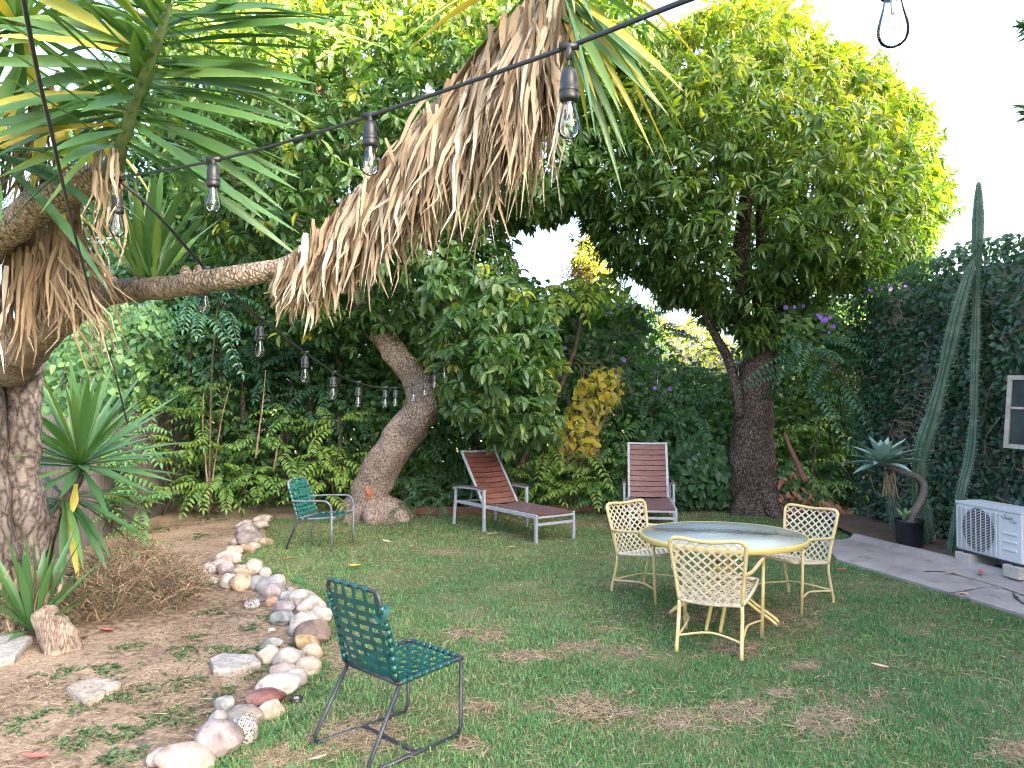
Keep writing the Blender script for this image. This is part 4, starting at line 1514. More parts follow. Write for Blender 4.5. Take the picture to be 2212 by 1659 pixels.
for i, (cx_, cy_, w_, h_, col, lb) in enumerate(ROCKS):
    pxc, pyc, wp, hp = cx_ / 3, cy_ / 3 + 1106, w_ / 3, h_ / 3
    base = gp(pxc, pyc + hp * .40)
    s_ = base.y / F
    ww, hh = wp * s_ * 1.06, hp * s_ * 1.12
    dep = ww * random.uniform(.75, .95)
    me = rock_mesh('river_rock', ww, dep, hh, i + 1.3, ang=.8 if col in ('slate', 'red', 'ochre', 'brown') else .35)
    o = link('river_rock', me, SM[col])
    o.location = (base.x, base.y + dep * .30, hh * .30)
    o.rotation_euler = (random.uniform(-.12, .12), random.uniform(-.2, .2), random.uniform(-.5, .5))
    tag(o, lb, 'rock', SG)
p = gp(1760 / 3, 775 / 3 + 1106)
o = link('pebble', rock_mesh('pebble', .055, .05, .03, 77), SM['pinkwhite']); o.location = (p.x, p.y, .012)
tag(o, 'tiny pink white pebble lying below the tilted blue grey slab', 'pebble')
for q, r_, lb in (((1868, 1108), .17, 'large grey garden rock at the foot of the ivy wall beyond the bricks'),):
    p = gp(q[0], q[1] + 20)
    o = link('garden_rock', rock_mesh('garden_rock', r_ * 2.3, r_ * 1.8, r_ * 1.6, 91, ang=.8), SM['brown']); o.location = (p.x + .25, p.y + .1, .1)
    tag(o, lb, 'rock')


def slab(px_poly, th, col, lb, seed):
    P = [gp(*q) for q in px_poly]
    c = sum(P, Vector()) / len(P)
    bm = bmesh.new()
    pts = []
    for k in range(len(P)):
        a, b = P[k], P[(k + 1) % len(P)]
        for e in range(4):
            q = a.lerp(b, e / 4)
            nn = mnoise.noise(q * 9 + Vector((seed, 0, 0))) * .018
            pts.append(q + (q - c).normalized() * nn)
    top = [bm.verts.new((q.x - c.x, q.y - c.y, th + .006 * mnoise.noise(q * 14))) for q in pts]
    mid_ = [bm.verts.new(((q.x - c.x) * 1.03, (q.y - c.y) * 1.03, th * .6)) for q in pts]
    bot = [bm.verts.new(((q.x - c.x) * .99, (q.y - c.y) * .99, -.01)) for q in pts]
    n_ = len(pts)
    bm.faces.new(top); bm.faces.new(bot[::-1])
    for k in range(n_):
        bm.faces.new((bot[k], bot[(k + 1) % n_], mid_[(k + 1) % n_], mid_[k]))
        bm.faces.new((mid_[k], mid_[(k + 1) % n_], top[(k + 1) % n_], top[k]))
    bmesh.ops.recalc_face_normals(bm, faces=bm.faces)
    me = bpy.data.meshes.new('flat_stone'); bm.to_mesh(me); bm.free()
    o = link('flat_stone', me, SM[col]); o.location = (c.x, c.y, .008)
    tag(o, lb, 'stepping stone', 'flat stones on the dirt bed')
SM['slabw'] = stonemat('pale slab', (.36, .35, .33), (.50, .49, .47), (.58, .56, .53), 9, dist=1.5)
SM['slabt'] = stonemat('tan slab', (.34, .27, .20), (.50, .45, .39), (.58, .54, .50), 9, dist=1.5)
slab([(-40, 1392), (38, 1385), (68, 1396), (30, 1437), (-10, 1445), (-60, 1440)], .05, 'slabw', 'pale grey flat stone at the foot of the yucca trunk', 3)
slab([(147, 1500), (190, 1482), (232, 1482), (260, 1490), (222, 1515), (192, 1530), (168, 1518)], .035, 'slabt', 'tan and white pointed flat stone alone in the middle of the dirt bed', 5)
slab([(455, 1440), (480, 1429), (548, 1432), (560, 1446), (500, 1464), (460, 1464)], .045, 'slabw', 'pale rectangular flat stone close to the river rocks', 8)

# ================================================================== fallen leaves, sprinkler head
def fallen(px, py, L, Wd, c1, lb, rz, zoff=.03, curl=.35):
    p = gp(px, py, zoff)
    n_ = 9
    vs = []
    for i in range(n_):
        tt = i / (n_ - 1)
        wv = math.sin(math.pi * min(1, tt * .97 + .02)) ** .8 * Wd / 2
        x = (tt - .5) * L
        z = curl * L * (abs(tt - .5) * 2) ** 2 * .35
        for e in (-1, 0, 1):
            vs.append((x, e * wv, z + (abs(e) * wv * .5)))
    fs = []
    for i in range(n_ - 1):
        for e in range(2):
            a = i * 3 + e
            fs.append((a, a + 3, a + 4, a + 1))
    me = bpy.data.meshes.new('fallen_leaf')
    me.from_pydata(vs, [], fs)
    me.polygons.foreach_set('use_smooth', [True] * len(fs))
    key = 'fallen leaf %d%d%d' % tuple(int(255 * c) for c in c1)
    m = bpy.data.materials.get(key) or surf(key, [(.3, tuple(.6 * c for c in c1)), (.6, c1)], 30, rough=.7)
    o = link('fallen_leaf', me, m)
    o.location = p
    o.rotation_euler = (random.uniform(-.2, .2), random.uniform(-.2, .2), rz)
    tag(o, lb, 'leaf', 'fallen leaves on the lawn and path')


YEL, TAN, PNK, RED, WHT, BRN = (.55, .38, .06), (.45, .28, .14), (.52, .31, .24), (.36, .10, .09), (.55, .50, .38), (.22, .12, .08)
for a in ((766, 1223, .12, .055, YEL, 'bright yellow fallen leaf behind the armless green chair', .1), (905, 1156, .15, .06, TAN, 'orange tan fallen leaf between far armchair and lounger', -.2),
          (624, 1208, .13, .06, TAN, 'tan fallen leaf on the lawn next to the cream rocks', .3), (790, 1209, .06, .03, BRN, 'small brown fallen leaf just past the yellow one', .8),
          (75, 1637, .12, .05, RED, 'dark red fallen leaf on the dirt bed', .4), (687, 1640, .09, .035, WHT, 'pale fallen leaf at the sled foot of the armless chair', .5),
          (1900, 1441, .11, .05, PNK, 'pink tan curled leaf on open grass', -.1), (1776, 1496, .05, .035, BRN, 'small brown leaf on a bare spot of grass', .5),
          (1820, 1166 + 66, .11, .05, RED, 'dark red leaf under the yellow chair by the path', .3), (915, 1178, .09, .04, WHT, 'pale leaf on the grass near the tan ones', .2),
          (835, 1170, .12, .04, WHT, 'long pale dry leaf in front of the leaning trunk', -.3), (890, 1180, .06, .03, TAN, 'small tan leaf near the long pale dry leaf', .9),
          (1105, 1183, .10, .05, TAN, 'brown tan leaf on the grass in front of the stretched lounger', .1), (230, 1363, .11, .06, RED, 'reddish brown leaf under the dry weeds', .6),
          (180, 1378, .10, .05, BRN, 'brown leaf beside the leaning yucca stump', -.3), (1040, 1164, .14, .025, WHT, 'pale dry strip leaf by a lounger leg', .2), (1065, 1153, .16, .03, WHT, 'longer pale dry strip leaf by a lounger leg', -.25),
          (2118, 1238, .14, .045, RED, 'reddish leaf standing on the concrete path edge', 1.0), (2056, 1238, .15, .04, TAN, 'long tan curled leaf on the path crack', -.1),
          (2080, 1285, .14, .06, PNK, 'pink curled leaf at the lawn edge of the path', .5), (2176, 1243, .12, .05, TAN, 'orange tan leaf on the path kerb below the air conditioner', .6)):
    fallen(*a, zoff=.05 if a[0] > 2000 else (.012 if a[0] < 300 else .035))
p = gp(640, 1516)
sp = empty('sprinkler_head', (p.x, p.y, 0), 0, 'black round sprinkler head sunk in the grass beside the rocks', 'sprinkler')
t = MB(); t.lathe([(.036, 0), (.036, .022), (.03, .026), (.024, .022), (.001, .02)], sides=24); t.build('ring', m_pot, sp)
t = MB(); t.lathe([(.001, .026), (.013, .026), (.016, .021)], sides=16); t.build('cap', m_winframe, sp)

# ================================================================== timber edging, board fence
m_timber = surf('reddish timber', [(.3, (.10, .045, .03)), (.6, (.19, .09, .06)), (.75, (.27, .17, .12))], 9, rough=.8, bump=.4, bscale=40, stretch=(1, 8, 8))
pts = [(856, 1112), (1100, 1108), (1345, 1104), (1592, 1100)]
for i in range(3):
    a, b = gp(*pts[i]), gp(*pts[i + 1])
    d = (b - a).normalized() * .012
    t = MB(); t.bar(a + d + Vector((0, .03, .045)), b - d + Vector((0, .03, .045)), .045, .11)
    o = t.build('timber_edging', m_timber, None, bevel=.006)
    tag(o, ['weathered timber edging board between the leaning trunk and the stretched lounger', 'timber edging board behind the foot of the stretched lounger', 'timber edging board from the upright lounger to the dark trunk'][i],
        'edging board', 'timber boards along the back of the lawn')
m_fence = surf('weathered grey board', [(.3, (.07, .06, .065)), (.55, (.125, .11, .115)), (.75, (.19, .17, .17))], 7, rough=.85, bump=.4, bscale=40, stretch=(8, 8, .7))
f0, f1 = Vector((-4.72, 7.2, 0)), Vector((-5.45, 13.4, 0))
fd = (f1 - f0); fl = fd.length; fd.normalize()
fe = empty('board_fence', f0, 0, 'grey weathered board fence behind the yucca along the left side', 'fence')
fn = Vector((-fd.y, fd.x, 0))
k = 0
while k * .148 < fl:
    a = fd * (k * .148 + .074)
    hgt = 1.52 + random.uniform(-.015, .015)
    t = MB(); t.box(a + Vector((0, 0, hgt / 2)), (.138, .02, hgt), Matrix.Rotation(math.atan2(fd.y, fd.x), 3, 'Z'))
    t.build('fence_board', m_fence, fe)
    k += 1
for z in (.35, 1.3):
    t = MB(); t.bar(fn * .035 + Vector((0, 0, z)), fd * fl + fn * .035 + Vector((0, 0, z)), .04, .09); t.build('rail', m_fence, fe)

# ================================================================== string lights
m_cord = surf('black rubber cord', [(.3, (.006, .008, .011)), (.7, (.014, .017, .022))], 20, rough=.45, spec=.5)
m_bulb = glassmat('clear bulb glass', (.90, .96, 1.0), .01, ior=1.2, boost=.06)
m_fil = surf('bulb filament stem', [(.3, (.35, .35, .36)), (.7, (.6, .6, .6))], 20, rough=.3)


def make_socket(parent, p, drop, s=1.0, tilt=(0, 0)):
    """p on the cord; socket hangs from a thin wire of length drop"""
    e = MB()
    b = Vector((p.x, p.y, p.z))
    off = parent.matrix_basis.translation
    tx, ty = tilt
    def q(r, z): return (r * s, z * s)
    body = [(.001, 0), (.006, -.001), (.013, -.006), (.018, -.016), (.0195, -.03), (.0195, -.047), (.0215, -.049), (.0215, -.056), (.0195, -.058), (.0215, -.06), (.0215, -.072), (.018, -.076), (.001, -.076)]
    e.lathe([(r, z - drop) for r, z in body], sides=18)
    e.tube([(tx * .2, 0, 0.002), (tx * .6, .0, -drop * .5), (0, 0, -drop + .002)], .0026, 6, res=3)
    # moulded collar on the cord
    e.tube([(-.022, 0, .002), (.022, 0, .002)], .0085, 8)
    e.tube([(0, 0, .004), (0, 0, -.028)], [.009, .006], 8)
    so_ = e.build('lamp_socket', m_cord, parent)
    so_.location = b - off
    g = MB()
    z0 = -drop - .074
    prof = [(.0125, 0), (.0135, -.006), (.016, -.02), (.0205, -.036), (.0238, -.05), (.0245, -.058), (.0235, -.067), (.0195, -.076), (.012, -.082), (.001, -.0845)]
    g.lathe([(r, z + z0) for r, z in prof[::-1]], sides=24)
    g.build('bulb', m_bulb, so_)
    f = MB()
    f.tube([(0, 0, z0), (0, 0, z0 - .03)], [.005, .003], 8)
    f.tube([(-.008, 0, z0 - .045), (-.002, 0, z0 - .03), (.002, 0, z0 - .03), (.008, 0, z0 - .045), (.003, .004, z0 - .052), (-.003, -.004, z0 - .046), (-.008, 0, z0 - .045)], .0007, 5)
    f.build('filament', m_fil, so_)
    return so_


def string_light(label, pts, bulbs, r=.0062):
    """pts: (px,py,Y); bulbs: (px, y_of_bulb_centre, Y, cord_y)"""
    P = [at(*p) for p in pts]
    e = empty('string_light', P[0], 0, label, 'string light', 'outdoor string lights with clear bulbs')
    m = MB(); m.tube(P, [r * (1 - .25 * i / len(P)) for i in range(len(P))], 8, res=8); m.build('cord', m_cord, e, world=True)
    for px_, yb_, Y_, yc_ in bulbs:
        p_ = at(px_, yc_, Y_)
        pb_ = at(px_, yb_, Y_)
        drop = max(.012, (p_.z - pb_.z) - .074 - .045)
        make_socket(e, p_, drop)
    return e


string_light('string light strand crossing in front of the dead leaf skirt from the upper right',
             [(2330, -330, 1.15), (1927, -120, 1.25), (1700, -72, 1.32), (1490, -2, 1.42), (1230, 100, 1.68), (1000, 182, 1.95), (800, 250, 2.15), (640, 300, 2.3), (470, 345, 2.45), (340, 370, 2.6), (252, 384, 2.75)],
             [(1927, 22, 1.25, -120), (1229, 262, 1.66, 102), (800, 348, 2.15, 250), (461, 396, 2.42, 345)])
string_light('string light strand sagging from the yucca branch back to the leaning trunk',
             [(248, 384, 2.75), (300, 425, 2.8), (360, 485, 2.9), (430, 565, 3.15), (500, 632, 3.4), (565, 690, 3.7), (660, 762, 4.3), (725, 806, 5.0), (780, 829, 5.8), (840, 838, 6.6), (900, 830, 7.7), (945, 800, 8.9), (970, 755, 9.9), (978, 700, 10.4)],
             [(255, 488, 2.75, 388), (443, 660, 3.18, 580), (562, 756, 3.7, 688), (659, 813, 4.3, 762), (720, 852, 5.0, 804), (774, 870, 5.75, 826), (832, 872, 6.5, 837), (854, 870, 6.9, 838), (893, 860, 7.7, 830), (917, 850, 8.3, 818), (938, 832, 8.9, 802), (960, 812, 9.6, 775)])
string_light('far thin string light strand running to the dark trunk on the right',
             [(978, 730, 10.45), (1100, 745, 10.6), (1270, 772, 10.9), (1420, 798, 11.1), (1500, 803, 11.2), (1560, 796, 11.3), (1612, 786, 11.35)],
             [(1500, 828, 11.2, 803), (1595, 806, 11.3, 790), (1330, 815, 11.0, 785), (1420, 826, 11.1, 798)], r=.006)
e = empty('hanging_cord', at(45, -40, 1.35), 0, 'plain black cord coming down the left through the yucca leaves', 'cord')
m = MB(); m.tube([at(44, -40, 1.3), at(60, 50, 1.42), at(85, 175, 1.6), (at(112, 290, 1.8)), at(135, 395, 2.0), at(165, 520, 2.5), at(208, 680, 3.2), at(250, 815, 4.0), at(275, 915, 4.6)], .0048, 8, res=6)
m.build('cord', m_cord, e, world=True)
# ================================================================== foliage materials
m_avo = leafmat('broad tree leaf', [(0, (.03, .085, .034)), (.4, (.065, .14, .048)), (.7, (.12, .20, .055)), (.88, (.22, .27, .05)), (1, (.33, .34, .05))],
                trans=(1.7, 1.9, .5), tw=.34, rough=.4, spec=.45)
m_avo2 = leafmat('narrow tree leaf', [(0, (.034, .085, .03)), (.4, (.07, .145, .042)), (.7, (.14, .21, .045)), (.88, (.25, .28, .045)), (1, (.36, .36, .05))],
                 trans=(1.7, 1.9, .45), tw=.36, rough=.4, spec=.45)
m_under = leafmat('shade leaf', [(0, (.026, .08, .034)), (.4, (.062, .15, .055)), (.75, (.135, .25, .068)), (1, (.24, .36, .075))], trans=(1.6, 1.9, .5), tw=.3, rough=.45)
m_frond = leafmat('pinnate leaflet', [(0, (.045, .135, .10)), (.3, (.065, .175, .085)), (.6, (.14, .27, .07)), (.85, (.24, .35, .065)), (1, (.36, .39, .06))],
                  trans=(1.7, 1.9, .5), tw=.34, rough=.45)
m_ivy = leafmat('ivy leaf', [(0, (.016, .052, .034)), (.5, (.036, .092, .052)), (.85, (.062, .14, .064)), (1, (.10, .16, .05))], trans=(1.4, 1.6, .6), tw=.22, rough=.4, spec=.5)
m_yleaf = leafmat('sun patch yellow vine leaf', [(0, (.10, .16, .03)), (.4, (.28, .30, .04)), (1, (.50, .40, .05))], trans=(1.7, 1.6, .5), tw=.4, rough=.5)  # yellow pushed up to paint a sun patch into the leaf colour
m_far = leafmat('sunlit far leaf', [(0, (.06, .10, .03)), (.6, (.14, .18, .04)), (1, (.26, .26, .06))], trans=(1.6, 1.7, .5), tw=.4)
m_yucca = leafmat('yucca leaf', [(0, (.03, .095, .042)), (.45, (.07, .165, .052)), (.75, (.15, .25, .06)), (.86, (.30, .32, .06)), (1, (.55, .42, .08))], trans=(1.4, 1.6, .5), tw=.16, rough=.36, spec=.5)
m_dead = leafmat('dead yucca leaf', [(0, (.05, .036, .025)), (.25, (.13, .094, .064)), (.5, (.27, .205, .14)), (.75, (.36, .30, .23)), (1, (.45, .42, .375))], trans=(1.2, 1.0, .7), tw=.15, rough=.7, spec=.2)
m_bark1 = barkmat('pale plated bark', (.085, .065, .052), (.26, .21, .175), (.42, .36, .305), su=40, sv=15, bump=1.0, bdist=.02, patch=2.2)
m_bark2 = barkmat('dark rough bark', (.022, .017, .016), (.075, .058, .052), (.20, .165, .145), su=34, sv=14, bump=1.0, bdist=.02, patch=2.0)
m_bark3 = barkmat('yucca plate bark', (.042, .034, .029), (.19, .155, .13), (.34, .295, .26), su=38, sv=55, bump=1.0, bdist=.008, patch=4)
m_bark4 = barkmat('grey yucca trunk bark', (.032, .028, .027), (.095, .082, .076), (.19, .17, .16), su=18, sv=7, bump=.6, bdist=.012, patch=2)
m_twig = surf('brown twig', [(.3, (.05, .035, .025)), (.7, (.12, .09, .065))], 12, rough=.9)
m_stick = surf('pale dry stem', [(.3, (.16, .11, .07)), (.7, (.32, .24, .16))], 12, rough=.9)
m_flower = leafmat('violet petal', [(0, (.20, .08, .55)), (1, (.34, .16, .70))], trans=(1.2, 1.1, 1.3), tw=.3, rough=.5)
m_pink = leafmat('pink petal', [(0, (.55, .10, .40)), (1, (.65, .18, .5))], tw=.3, rough=.5)
m_seed = leafmat('russet seed cluster', [(0, (.20, .08, .04)), (1, (.42, .21, .11))], tw=.1, rough=.7)


def poly_sample(poly, n, d_edge=0):
    xs = [p[0] for p in poly]; ys = [p[1] for p in poly]
    X = np.empty(0); Y = np.empty(0)
    while len(X) < n:
        x = rng.uniform(min(xs), max(xs), n * 2); y = rng.uniform(min(ys), max(ys), n * 2)
        ok = in_poly(x, y, poly)
        X = np.concatenate([X, x[ok]]); Y = np.concatenate([Y, y[ok]])
    return X[:n], Y[:n]


def crown_points(poly, n, Y0, T, shell=.55, edge=140.0, gap=.0, gsc=.9, seed=0, Yfun=None):
    """cluster positions filling a rounded volume whose outline is poly (photo px) at distance Y0, half thickness T (m)"""
    x, y = poly_sample(poly, int(n * (1.0 + 1.2 * (gap > 0)) * 1.15))
    d = poly_dist(x, y, poly)
    th = T * np.sqrt(np.clip(d / edge, 0.02, 1))
    u = rng.uniform(-1, 1, len(x))
    s = np.sign(u) * np.abs(u) ** shell
    yc = Y0 if Yfun is None else Yfun(x, y)
    Yd = yc + s * th
    P = at_np(x, y, Yd)
    if gap > 0:
        v = vnoise(P, gsc, seed) + .5 * vnoise(P, gsc * 2.3, seed + 9)
        ok = v > (gap - .55)
        # always keep some
        ok |= rng.uniform(0, 1, len(x)) < .25
        P, x, y, d, s = P[ok], x[ok], y[ok], d[ok], s[ok]
    return P[:n], x[:n], y[:n], d[:n], s[:n]


def whorls(P, per, L, W, tmpl, droop=.55, tint0=.4, tvar=.18, up=.35, young=0.0, tintP=None):
    n = len(P)
    ax = rvec(n) * .55 + np.array([0, -.15, up])
    ax = nrm(ax)
    P2 = np.repeat(P, per, 0)
    A = np.repeat(ax, per, 0)
    m = n * per
    r = rvec(m)
    r = r - A * np.sum(r * A, -1, keepdims=True)
    r = nrm(r)
    elev = rng.uniform(-.55, .75, (m, 1))
    D = nrm(r + A * elev + np.array([0, 0, -droop]) * rng.uniform(.3, 1.3, (m, 1)))
    Nn = nrm(A + np.array([0, 0, .8]) + rvec(m) * .45)
    base = P2 + A * rng.uniform(-.07, .03, (m, 1)) + D * .015
    ls = rng.uniform(.6, 1.1, m)
    tt = np.repeat(tint0 + tvar * rng.normal(size=n) if tintP is None else tintP, per) + .10 * rng.normal(size=m)
    if young > 0:
        yk = np.repeat(rng.uniform(0, 1, n) < young, per)
        tt = np.where(yk, rng.uniform(.78, .98, m), tt)
    return leaf_arrays(base, D, Nn, L * ls, W * ls * rng.uniform(.85, 1.1, m), np.clip(tt, 0, 1), tmpl)


def limb_net(mb, roots, tips, r0=.05, r1=.012, bend=.25):
    for t in tips:
        a = min(roots, key=lambda q: (q - t).length + max(0, q.z - t.z) * 2)
        m1 = a.lerp(t, .35) + Vector((random.gauss(0, bend), random.gauss(0, bend), .2))
        m2 = a.lerp(t, .7) + Vector((random.gauss(0, bend), random.gauss(0, bend), .15))
        mb.tube([a, m1, m2, t], [r0, r0 * .75, r0 * .45, r1], 7, res=4, amp=.1, nsc=6)


# ================================================================== leaning broadleaf tree (middle)
CEN = [(322, -90), (1372, -90), (1392, 50), (1330, 190), (1292, 330), (1262, 440), (1205, 470), (1150, 490), (1100, 478), (1088, 520), (1110, 560), (1128, 610), (1188, 665), (1208, 760),
       (1198, 850), (1208, 940), (1150, 950), (1070, 950), (985, 900), (952, 850), (930, 770), (870, 722), (800, 700), (735, 722), (640, 735), (560, 690), (522, 610), (445, 520), (382, 420), (335, 250)]
tY = gp(800, 1118).y
m_scar = surf('orange bark wound', [(.3, (.20, .07, .035)), (.7, (.40, .17, .09))], 30, rough=.9)
tree1 = empty('broadleaf_tree', gp(800, 1118), 0, 'broadleaf tree with a thick pale S shaped leaning trunk in the middle', 'tree')
t = MB()
TR1 = [at(792, 1128, tY), at(796, 1098, tY), at(806, 1050, tY - .05), at(842, 985, tY - .1), at(885, 920, tY - .15), at(912, 880, tY - .2), at(904, 838, tY - .2), at(872, 786, tY - .15), at(838, 740, tY - .1), at(808, 700, tY), at(775, 640, tY + .1), at(740, 540, tY), at(700, 420, tY), at(690, 250, tY), at(700, 60, tY)]
RR1 = [.42, .33, .275, .262, .255, .255, .21, .185, .17, .165, .14, .12, .10, .08, .04]
t.tube(TR1, RR1, 36, res=9, amp=.22, nsc=2.8)
for dx, dy in ((-.45, -.15), (.5, -.3), (.12, -.5), (.52, .1), (-.2, -.4), (.33, -.42)):
    b = gp(800, 1118)
    t.tube([b + Vector((dx * .3, dy * .3, .22)), b + Vector((dx * .75, dy * .75, .08)), b + Vector((dx * 1.15, dy * 1.15, -.06))], [.18, .15, .08], 12, res=3, amp=.35, nsc=5)
t.tube([at(915, 876, tY - .15), at(948, 838, tY - .1), at(975, 790, tY), at(970, 735, tY), at(975, 680, tY), at(985, 600, tY), at(1000, 480, tY), at(1010, 340, tY), at(1030, 160, tY)], [.2, .18, .165, .155, .15, .13, .11, .08, .04], 18, res=5, amp=.14, nsc=3)
t.tube([at(745, 560, tY), at(680, 500, tY - .2), at(560, 440, tY - .3), at(450, 330, tY - .3)], [.10, .085, .06, .025], 12, res=5, amp=.12, nsc=4)
tips = [at(a, b, tY + random.uniform(-1.1, 1.0)) for a, b in ((500, 200), (620, 120), (820, 80), (920, 200), (1100, 250), (1200, 120), (1180, 380), (600, 350), (560, 560), (640, 640), (880, 420), (1050, 600), (1150, 760), (1130, 900), (760, 300), (1250, 250), (400, 100))]
limb_net(t, [TR1[10], TR1[11], TR1[12], TR1[13], at(975, 680, tY), at(1000, 480, tY), at(1010, 340, tY)], tips)
trk = t.build('trunk', m_bark1, tree1, world=True)
wd_ = MB()
wc_ = at(796, 1066, tY - .36)
vs = [wc_ + Vector((0, -.035, 0))]
for k in range(14):
    a = 2 * math.pi * k / 14
    r_ = 1 + .3 * math.sin(3 * a + 1)
    vs.append(wc_ + Vector((.055 * r_ * math.cos(a), 0, .09 * r_ * math.sin(a))))
wd_.add(vs, [(0, 1 + k, 1 + (k + 1) % 14) for k in range(14)])
wd_.build('bark_wound', m_scar, tree1, world=True)
def yf1(x, y):
    return np.where((x > 930) & (y > 560), tY - .75, tY - .1)
P, x, y, d, s = crown_points(CEN, 3900, tY, 1.9, shell=.6, edge=190, gap=.16, gsc=.75, seed=2, Yfun=yf1)
tp = np.clip(.33 + .14 * rng.normal(size=len(P)) + .42 * np.clip((230 - y) / 230, 0, 1) + .08 * ((x > 900) & (y > 600)), 0, 1)  # tint turns yellower toward the crown top, sunlight painted into the leaves
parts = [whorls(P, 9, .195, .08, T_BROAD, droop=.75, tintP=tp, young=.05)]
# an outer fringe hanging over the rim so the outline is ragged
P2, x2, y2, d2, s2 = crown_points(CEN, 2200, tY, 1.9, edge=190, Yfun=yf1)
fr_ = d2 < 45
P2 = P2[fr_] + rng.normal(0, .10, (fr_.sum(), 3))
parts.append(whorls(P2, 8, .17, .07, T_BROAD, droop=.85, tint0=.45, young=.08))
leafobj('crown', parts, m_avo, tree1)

# ================================================================== right hand tree with dark trunk
RGT = [(1198, 430), (1232, 330), (1290, 235), (1335, 140), (1395, 70), (1470, 45), (1545, 10), (1600, -25), (1680, -25), (1745, 30), (1768, 70), (1830, 95), (1878, 120), (1905, 140), (1940, 180), (1985, 205),
       (2012, 240), (2022, 320), (2045, 390), (2062, 425), (2020, 470), (2008, 520), (2020, 580), (1965, 590), (1920, 620), (1850, 628), (1790, 640), (1745, 690), (1700, 650), (1660, 735), (1620, 755), (1588, 700), (1540, 705), (1490, 650), (1440, 655),
       (1400, 605), (1345, 580), (1290, 535), (1262, 470)]
rY = gp(1638, 1108).y
tree2 = empty('tall_tree', gp(1638, 1108), 0, 'tall bushy tree with a thick dark straight trunk on the right', 'tree')
t = MB()
TR2 = [at(1636, 1116, rY), at(1638, 1085, rY), at(1630, 1030, rY), at(1625, 950, rY), at(1630, 860, rY), at(1640, 790, rY), at(1646, 740, rY), at(1648, 680, rY), at(1640, 600, rY)]
t.tube(TR2, [.42, .38, .35, .315, .285, .26, .2, .16, .12], 34, res=8, amp=.2, nsc=3.1)
for dx, dy in ((-.4, -.25), (.45, -.3), (.1, -.5)):
    b = gp(1638, 1108)
    t.tube([b + Vector((dx * .5, dy * .5, .3)), b + Vector((dx * .9, dy * .9, .08)), b + Vector((dx * 1.2, dy * 1.2, -.05))], [.15, .11, .04], 10, res=3, amp=.25, nsc=4)
t.tube([at(1642, 770, rY), at(1610, 730, rY - .1), at(1602, 640, rY - .2), at(1600, 560, rY - .25), at(1606, 470, rY - .3), at(1622, 360, rY - .2), at(1640, 200, rY - .1), at(1650, 80, rY)], [.12, .115, .115, .12, .11, .09, .06, .03], 14, res=5, amp=.12, nsc=4)
t.tube([at(1650, 740, rY), at(1652, 640, rY + .1), at(1645, 540, rY), at(1648, 440, rY), at(1690, 320, rY), at(1760, 200, rY)], [.1, .09, .085, .08, .06, .03], 12, res=5, amp=.12, nsc=4)
t.tube([at(1598, 900, rY - .15), at(1592, 850, rY - .2), at(1575, 780, rY - .25), at(1548, 730, rY - .3), at(1522, 672, rY - .4), at(1480, 580, rY - .5), at(1420, 480, rY - .5)], [.07, .075, .07, .065, .06, .045, .02], 12, res=4, amp=.14, nsc=5)
t.tube([at(1655, 620, rY), at(1750, 520, rY - .2), at(1850, 440, rY - .2), at(1940, 380, rY)], [.09, .07, .05, .02], 10, res=5, amp=.12, nsc=5)
tips = [at(a, b, rY + random.uniform(-1.2, 1.2)) for a, b in ((1300, 380), (1380, 220), (1500, 120), (1600, 40), (1720, 120), (1820, 220), (1900, 300), (1980, 460), (1900, 560), (1780, 560), (1500, 560), (1400, 480), (1700, 320), (1550, 300))]
limb_net(t, [TR2[7], TR2[8], at(1606, 470, rY - .3), at(1622, 360, rY - .2), at(1648, 440, rY), at(1850, 440, rY - .2), at(1480, 580, rY - .5)], tips, r0=.04)
t.build('trunk', m_bark2, tree2, world=True)
HOLE = (1618, 500)
P, x, y, d, s = crown_points(RGT, 4900, rY, 2.1, shell=.62, edge=170, gap=.26, gsc=.8, seed=5)
hid = (np.abs(x - 1612) < 26) & (y > 400) & (y < 575) & (s < .2)
P, x, y = P[~hid], x[~hid], y[~hid]
tp = np.clip(.40 + .12 * rng.normal(size=len(P)) + .42 * np.clip((420 - y + (x - 1500) * .45) / 500, 0, 1), 0, .97)  # sunlit yellow painted into the leaves, growing upward and to the right
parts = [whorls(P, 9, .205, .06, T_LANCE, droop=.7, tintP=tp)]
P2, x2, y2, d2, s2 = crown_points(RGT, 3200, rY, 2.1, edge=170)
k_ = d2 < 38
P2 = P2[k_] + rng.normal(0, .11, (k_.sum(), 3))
tp2 = np.clip(.48 + .3 * np.clip((420 - y2[k_]) / 420, 0, 1) + .1 * rng.normal(size=k_.sum()), 0, .97)  # fringe leaves also carry painted sun yellow toward the top
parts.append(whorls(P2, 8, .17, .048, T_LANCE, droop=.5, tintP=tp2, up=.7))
leafobj('crown', parts, m_avo2, tree2)

